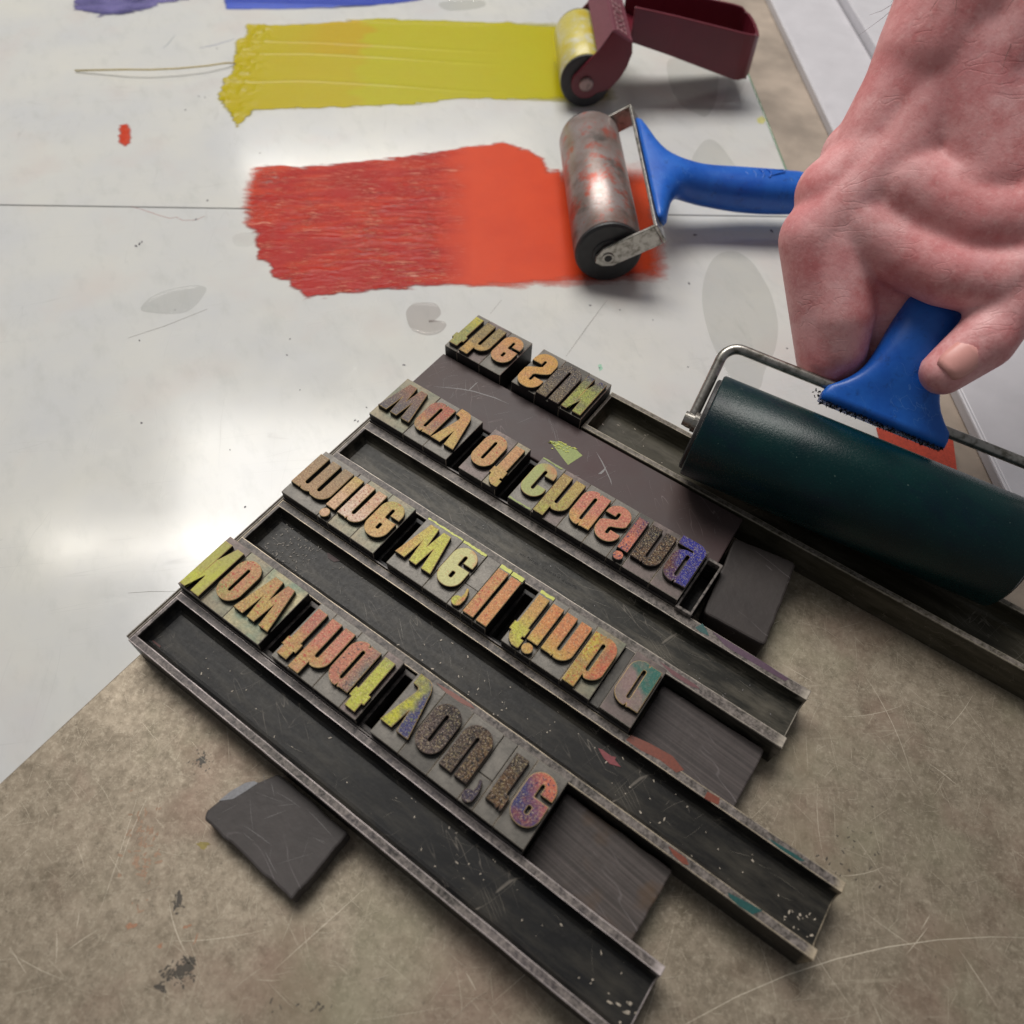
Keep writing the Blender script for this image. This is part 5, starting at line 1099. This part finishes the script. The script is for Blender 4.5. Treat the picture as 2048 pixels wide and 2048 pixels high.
gk(27.5, 0, 25, 4.8, 0.9); gk(33, 0, 24.6, 5.4, 0.8); gk(38, 0, 19.6, 6.2, 0.4, 0.6); gk(45, 0, 15.2, 8.0, 0.2, 1.5); gk(56, 0, 13.2, 10.0, 0.1, 2.4); gk(75, 0, 13.0, 11.4, 0.05, 3.0); gk(100, 0, 14.0, 12.2, 0.05, 3.2); gk(130, 0, 13.8, 11.8, 0.05, 3.0); gk(150, 0, 12.0, 10.0, 0.05, 2.6); gk(156, 0, 8.0, 6.6, 0.0, 2.4)
ghd = loft([(np.array(h[1:4]), EX, NX, max(h[4], 1), max(h[5], 1), max(h[6], 0)) for h in smooth_sections(keys, 44)], 'handle', m_bluep, GR, 40)
b = MB(); r = random.Random(4)  # short black spikes along the edge of the blue plate
for i in range(300):
    w_ = r.uniform(-28, 25); L = r.uniform(0.3, 1.2); p = HP(w_, 27.4 + (r.uniform(0, 5) if w_ < -24.5 else 0), r.uniform(-3.5, 3.5)); d = -AX * L + EX * r.uniform(-0.8, 0.8) + NX * r.uniform(-0.9, 0.9)
    q = p + d; s_ = EX * 0.3; t_ = NX * 0.3; k = len(b.v)
    b.add([tuple(p - s_ - t_), tuple(p + s_ - t_), tuple(p + t_), tuple(q)], [(0, 1, 3), (1, 2, 3), (2, 0, 3), (2, 1, 0)])
tag(b.build('dark_fringe', plain('black_fringe', lin(30, 28, 32), 0.7), ghd), 'ragged black fringe along the blue plate', kind='stuff')
tag(GR, 'wide dark green hand roller with a wire frame, gripped by the hand', 'roller')
pxdecal('red_card', [(1752, 856), (1800, 862), (1905, 880), (1915, 960), (1770, 930)], SLABZ + 0.05, mat_flat('red_card', lin(190, 70, 48), 0.5), None, 0.6)
tag(bpy.data.objects['red_card'], 'small orange red card on the slab behind the dark green roller', 'card')

# ================================================================== the hand that holds the roller
def capsule(b, p0, r0, p1, r1, n=20, m=7):
    p0 = np.asarray(p0, float); p1 = np.asarray(p1, float); d = p1 - p0; L = np.linalg.norm(d); d = d / L
    a = np.array([0, 0, 1.0]) if abs(d[2]) < 0.9 else np.array([1.0, 0, 0]); a -= d * (a @ d); a /= np.linalg.norm(a); s = np.cross(d, a); rings = []
    for i in range(m): t = math.pi / 2 * (1 - i / m); rings.append((p0 - d * r0 * math.sin(t), max(r0 * math.cos(t), 0.02)))
    rings += [(p0, r0), (p0 + d * L / 2, (r0 + r1) / 2), (p1, r1)]
    for i in range(1, m + 1): t = math.pi / 2 * i / m; rings.append((p1 + d * r1 * math.sin(t), max(r1 * math.cos(t), 0.02)))
    V = [tuple(c + rd * (math.cos(2 * math.pi * k / n) * a + math.sin(2 * math.pi * k / n) * s)) for c, rd in rings for k in range(n)]; M_ = len(rings)
    F = [(i * n + k, i * n + (k + 1) % n, (i + 1) * n + (k + 1) % n, (i + 1) * n + k) for i in range(M_ - 1) for k in range(n)] + [tuple(range(n))[::-1], tuple(range((M_ - 1) * n, M_ * n))]
    b.add(V, F)
def chain(b, pts):
    for (p0, r0), (p1, r1) in zip(pts, pts[1:]): capsule(b, p0, r0, p1, r1)
hb = MB()
# fingers: knuckle, middle joint, end joint, tip  (w across, s along the handle, h towards the viewer)
FING = [([(-52, 84, 8), (-28.5, 46, -5), (-5, 50, -19), (12, 57, -17)], (15.0, 11.8, 8.8, 7.4)),
        ([(-54, 101, 11), (-35, 68, -9), (-9, 68, -22), (12, 73, -20)], (14.5, 10.6, 9.0, 7.6)),
        ([(-52, 118, 11), (-35, 88, -11), (-9, 87, -23), (12, 91, -20)], (13.5, 10.0, 8.6, 7.2)),
        ([(-46, 134, 9), (-32, 108, -10), (-9, 105, -20), (8, 107, -18)], (12.5, 9.0, 7.6, 6.6))]
for J, rr_ in FING: chain(hb, [(HP(*j), r_) for j, r_ in zip(J, rr_)])
# fleshy side of the index finger and the folded web
chain(hb, [(HP(-45, 84, 10), 13.5), (HP(-31, 60, 4), 12.8), (HP(-26, 50, -1), 11.2)])
chain(hb, [(HP(-40, 92, 14), 13.5), (HP(-22, 86, 17), 12.5), (HP(-6, 82, 21), 12.0), (HP(10, 84, 23), 12.5), (HP(20, 92, 23), 13)])
chain(hb, [(HP(-30, 108, 20), 16), (HP(-4, 102, 24), 15), (HP(14, 108, 25), 15)])
chain(hb, [(HP(-24, 90, 6), 14), (HP(-13, 68, -6), 10.5), (HP(-4, 57, -14), 9)])
# back of the hand and palm
WR = HP(-33, 152, 30); FD = HP(-24, 420, 138)
for J, rr_ in FING: chain(hb, [(HP(*J[0]), rr_[0]), (HP(J[0][0] * 0.62 - 5, (J[0][1] + 150) / 2, 22), 14.5), (WR + EX * (J[0][0] + 40) * 0.3, 17)])
chain(hb, [(HP(-20, 104, 20), 15), (HP(-8, 118, 24), 17), (WR, 20)])
chain(hb, [(HP(-46, 118, 14), 17), (HP(-44, 140, 24), 18), (WR + (FD - WR) * 0.10 - EX * 12, 22)])
# thumb lying on the handle
chain(hb, [(WR + EX * 12, 18), (HP(12, 118, 24), 16.5), (HP(20, 88, 22.5), 12.5), (HP(18, 71, 21), 10.6), (HP(16.5, 64, 20.5), 11.0), (HP(9, 49, 18.5), 8.6)])
# wrist and forearm
def LA(t, off=0.0, n_=0.0): return WR + (FD - WR) * t + EX * off + NX * n_
chain(hb, [(WR - EX * 10, 20.5), (LA(0.18, -12), 22.5), (LA(0.5, -16), 29), (LA(1.0, -16), 36)])
chain(hb, [(WR + EX * 12, 19.5), (LA(0.18, 14), 21.5), (LA(0.5, 16), 29), (LA(1.0, 16), 36)])
tmp = mk('tmp', hb.v, hb.f, [], None, org=tuple(WR))
md = tmp.modifiers.new('r', 'REMESH'); md.mode = 'VOXEL'; md.voxel_size = 1.25 * K; md.use_smooth_shade = True
md = tmp.modifiers.new('s', 'SMOOTH'); md.factor = 0.5; md.iterations = 12
dg = bpy.context.evaluated_depsgraph_get(); hm = bpy.data.meshes.new_from_object(tmp.evaluated_get(dg)); bpy.data.objects.remove(tmp)
m_ = NT('skin'); v_ = m_.coord(); a_ = m_.noise(v_, 0.03, 5, 0.6); f_ = m_.noise(v_, 0.9, 4, 0.6); w_ = m_.noise(m_.coord((0.35, 1, 1), (0, 0, 0.7)), 0.55, 4, 0.6, 0.6)
c_ = m_.mix(m_.r01(a_, 0.3, 0.7), lin(234, 160, 160), lin(246, 192, 192)); c_ = m_.mix(m_.math('MULTIPLY', m_.r01(f_, 0.5, 0.75), 0.3), c_, lin(206, 118, 118))
c_ = m_.mix(m_.math('MULTIPLY', m_.r01(m_.noise(v_, 0.07, 3), 0.56, 0.72), 0.3), c_, lin(196, 122, 134))
cr_ = m_.lines(m_.coord((0.3, 1, 1), (0.2, 0.3, -0.35)), 0.22, 0.03, 0.5, 1); cr_ = m_.math('MULTIPLY', cr_, m_.r01(m_.noise(v_, 0.06, 2), 0.45, 0.65))
m_.bump(m_.math('SUBTRACT', m_.math('ADD', m_.math('MULTIPLY', f_, 0.5), m_.math('MULTIPLY', w_, 0.8)), m_.math('MULTIPLY', cr_, 0.35)), 0.15)
c_ = m_.mix(m_.math('MULTIPLY', cr_, 0.14), c_, lin(168, 92, 92)); c_ = m_.mix(m_.math('MULTIPLY', m_.r01(m_.noise(v_, 0.10, 5, 0.75), 0.44, 0.66), 0.6), c_, lin(200, 104, 104)); c_ = m_.mix(m_.math('MULTIPLY', m_.r01(m_.noise(m_.coord(loc=(31, 8, 4)), 0.035, 3), 0.48, 0.62), 0.4), c_, lin(206, 104, 108)); c_ = m_.mix(m_.math('MULTIPLY', m_.r01(m_.noise(m_.coord(loc=(3, 28, 14)), 0.5, 4, 0.7), 0.56, 0.7), 0.35), c_, lin(246, 200, 196))
skin = m_.fin(c_, m_.math('ADD', m_.math('MULTIPLY', f_, 0.2), 0.38), 0, 0.45)
PE = empty('person', tuple(WR)); hm.materials.append(skin); hm.name = 'arm_and_hand'
ho = bpy.data.objects.new('arm_and_hand', hm); COL.objects.link(ho); ho.parent = PE; ORG[ho.name] = ORG[PE.name]
for p in hm.polygons: p.use_smooth = True
tag(PE, 'bare forearm and right hand closed round the blue handle of the dark green roller', 'person')
# thumb nail
tc0 = HP(10.4, 52, 18.9) + NX * 8.8; td = HP(16.5, 64, 20.5) - HP(9, 49, 18.5); td /= np.linalg.norm(td); tn = NX - td * (NX @ td); tn /= np.linalg.norm(tn); ts = np.cross(td, tn); V = []; F = []
for i in range(7):
    for j in range(9):
        a = (j / 8 - 0.5) * 2; l = (i / 6 - 0.5) * 2; wd_ = 5.6 * math.sqrt(max(0.04, 1 - 0.55 * max(0, -l) ** 3 - 0.25 * max(0, l) ** 4))
        V.append(tuple(tc0 + td * l * 6.4 + ts * a * wd_ + tn * (0.55 - 2.2 * a * a - 0.7 * max(0, -l) ** 2 + 0.25)))
for i in range(6): F += [(i * 9 + j, i * 9 + j + 1, (i + 1) * 9 + j + 1, (i + 1) * 9 + j) for j in range(8)]
nl = mk('thumb_nail', V, F, plain('nail', lin(238, 172, 164), 0.4, 0, 0.06, 0.2), PE, smooth=True); md = nl.modifiers.new('s', 'SOLIDIFY'); md.thickness = 0.0006; md.offset = 0
# fine hairs along the forearm
b = MB(); r = random.Random(21); hv = [v.co for v in hm.vertices]; nn_ = [v.normal for v in hm.vertices]
cand = [i for i, (c, n) in enumerate(zip(hv, nn_)) if Vector(c).dot(Vector((FD - WR))) / (np.linalg.norm(FD - WR)) > 0.004 and n.z > -0.5]
fd = (WR - FD) / np.linalg.norm(FD - WR)
for i in r.sample(cand, min(800, len(cand))):
    p = np.array(hv[i]) / K + WR; n = np.array(nn_[i]); L = r.uniform(5, 11); sd = np.array([r.uniform(-.5, .5), r.uniform(-.5, .5), r.uniform(-.3, .3)])
    q1 = p + n * 1.0 + (fd + sd) * L * 0.45; q2 = p + n * 1.6 + (fd + sd * 1.6) * L * 0.95
    b.tube([p - n * 0.3, q1, q2], [0.09, 0.08, 0.03], 4, cap=False)
tag(b.build('arm_hair', plain('brown_hair', lin(92, 62, 52), 0.5), PE), kind='stuff')
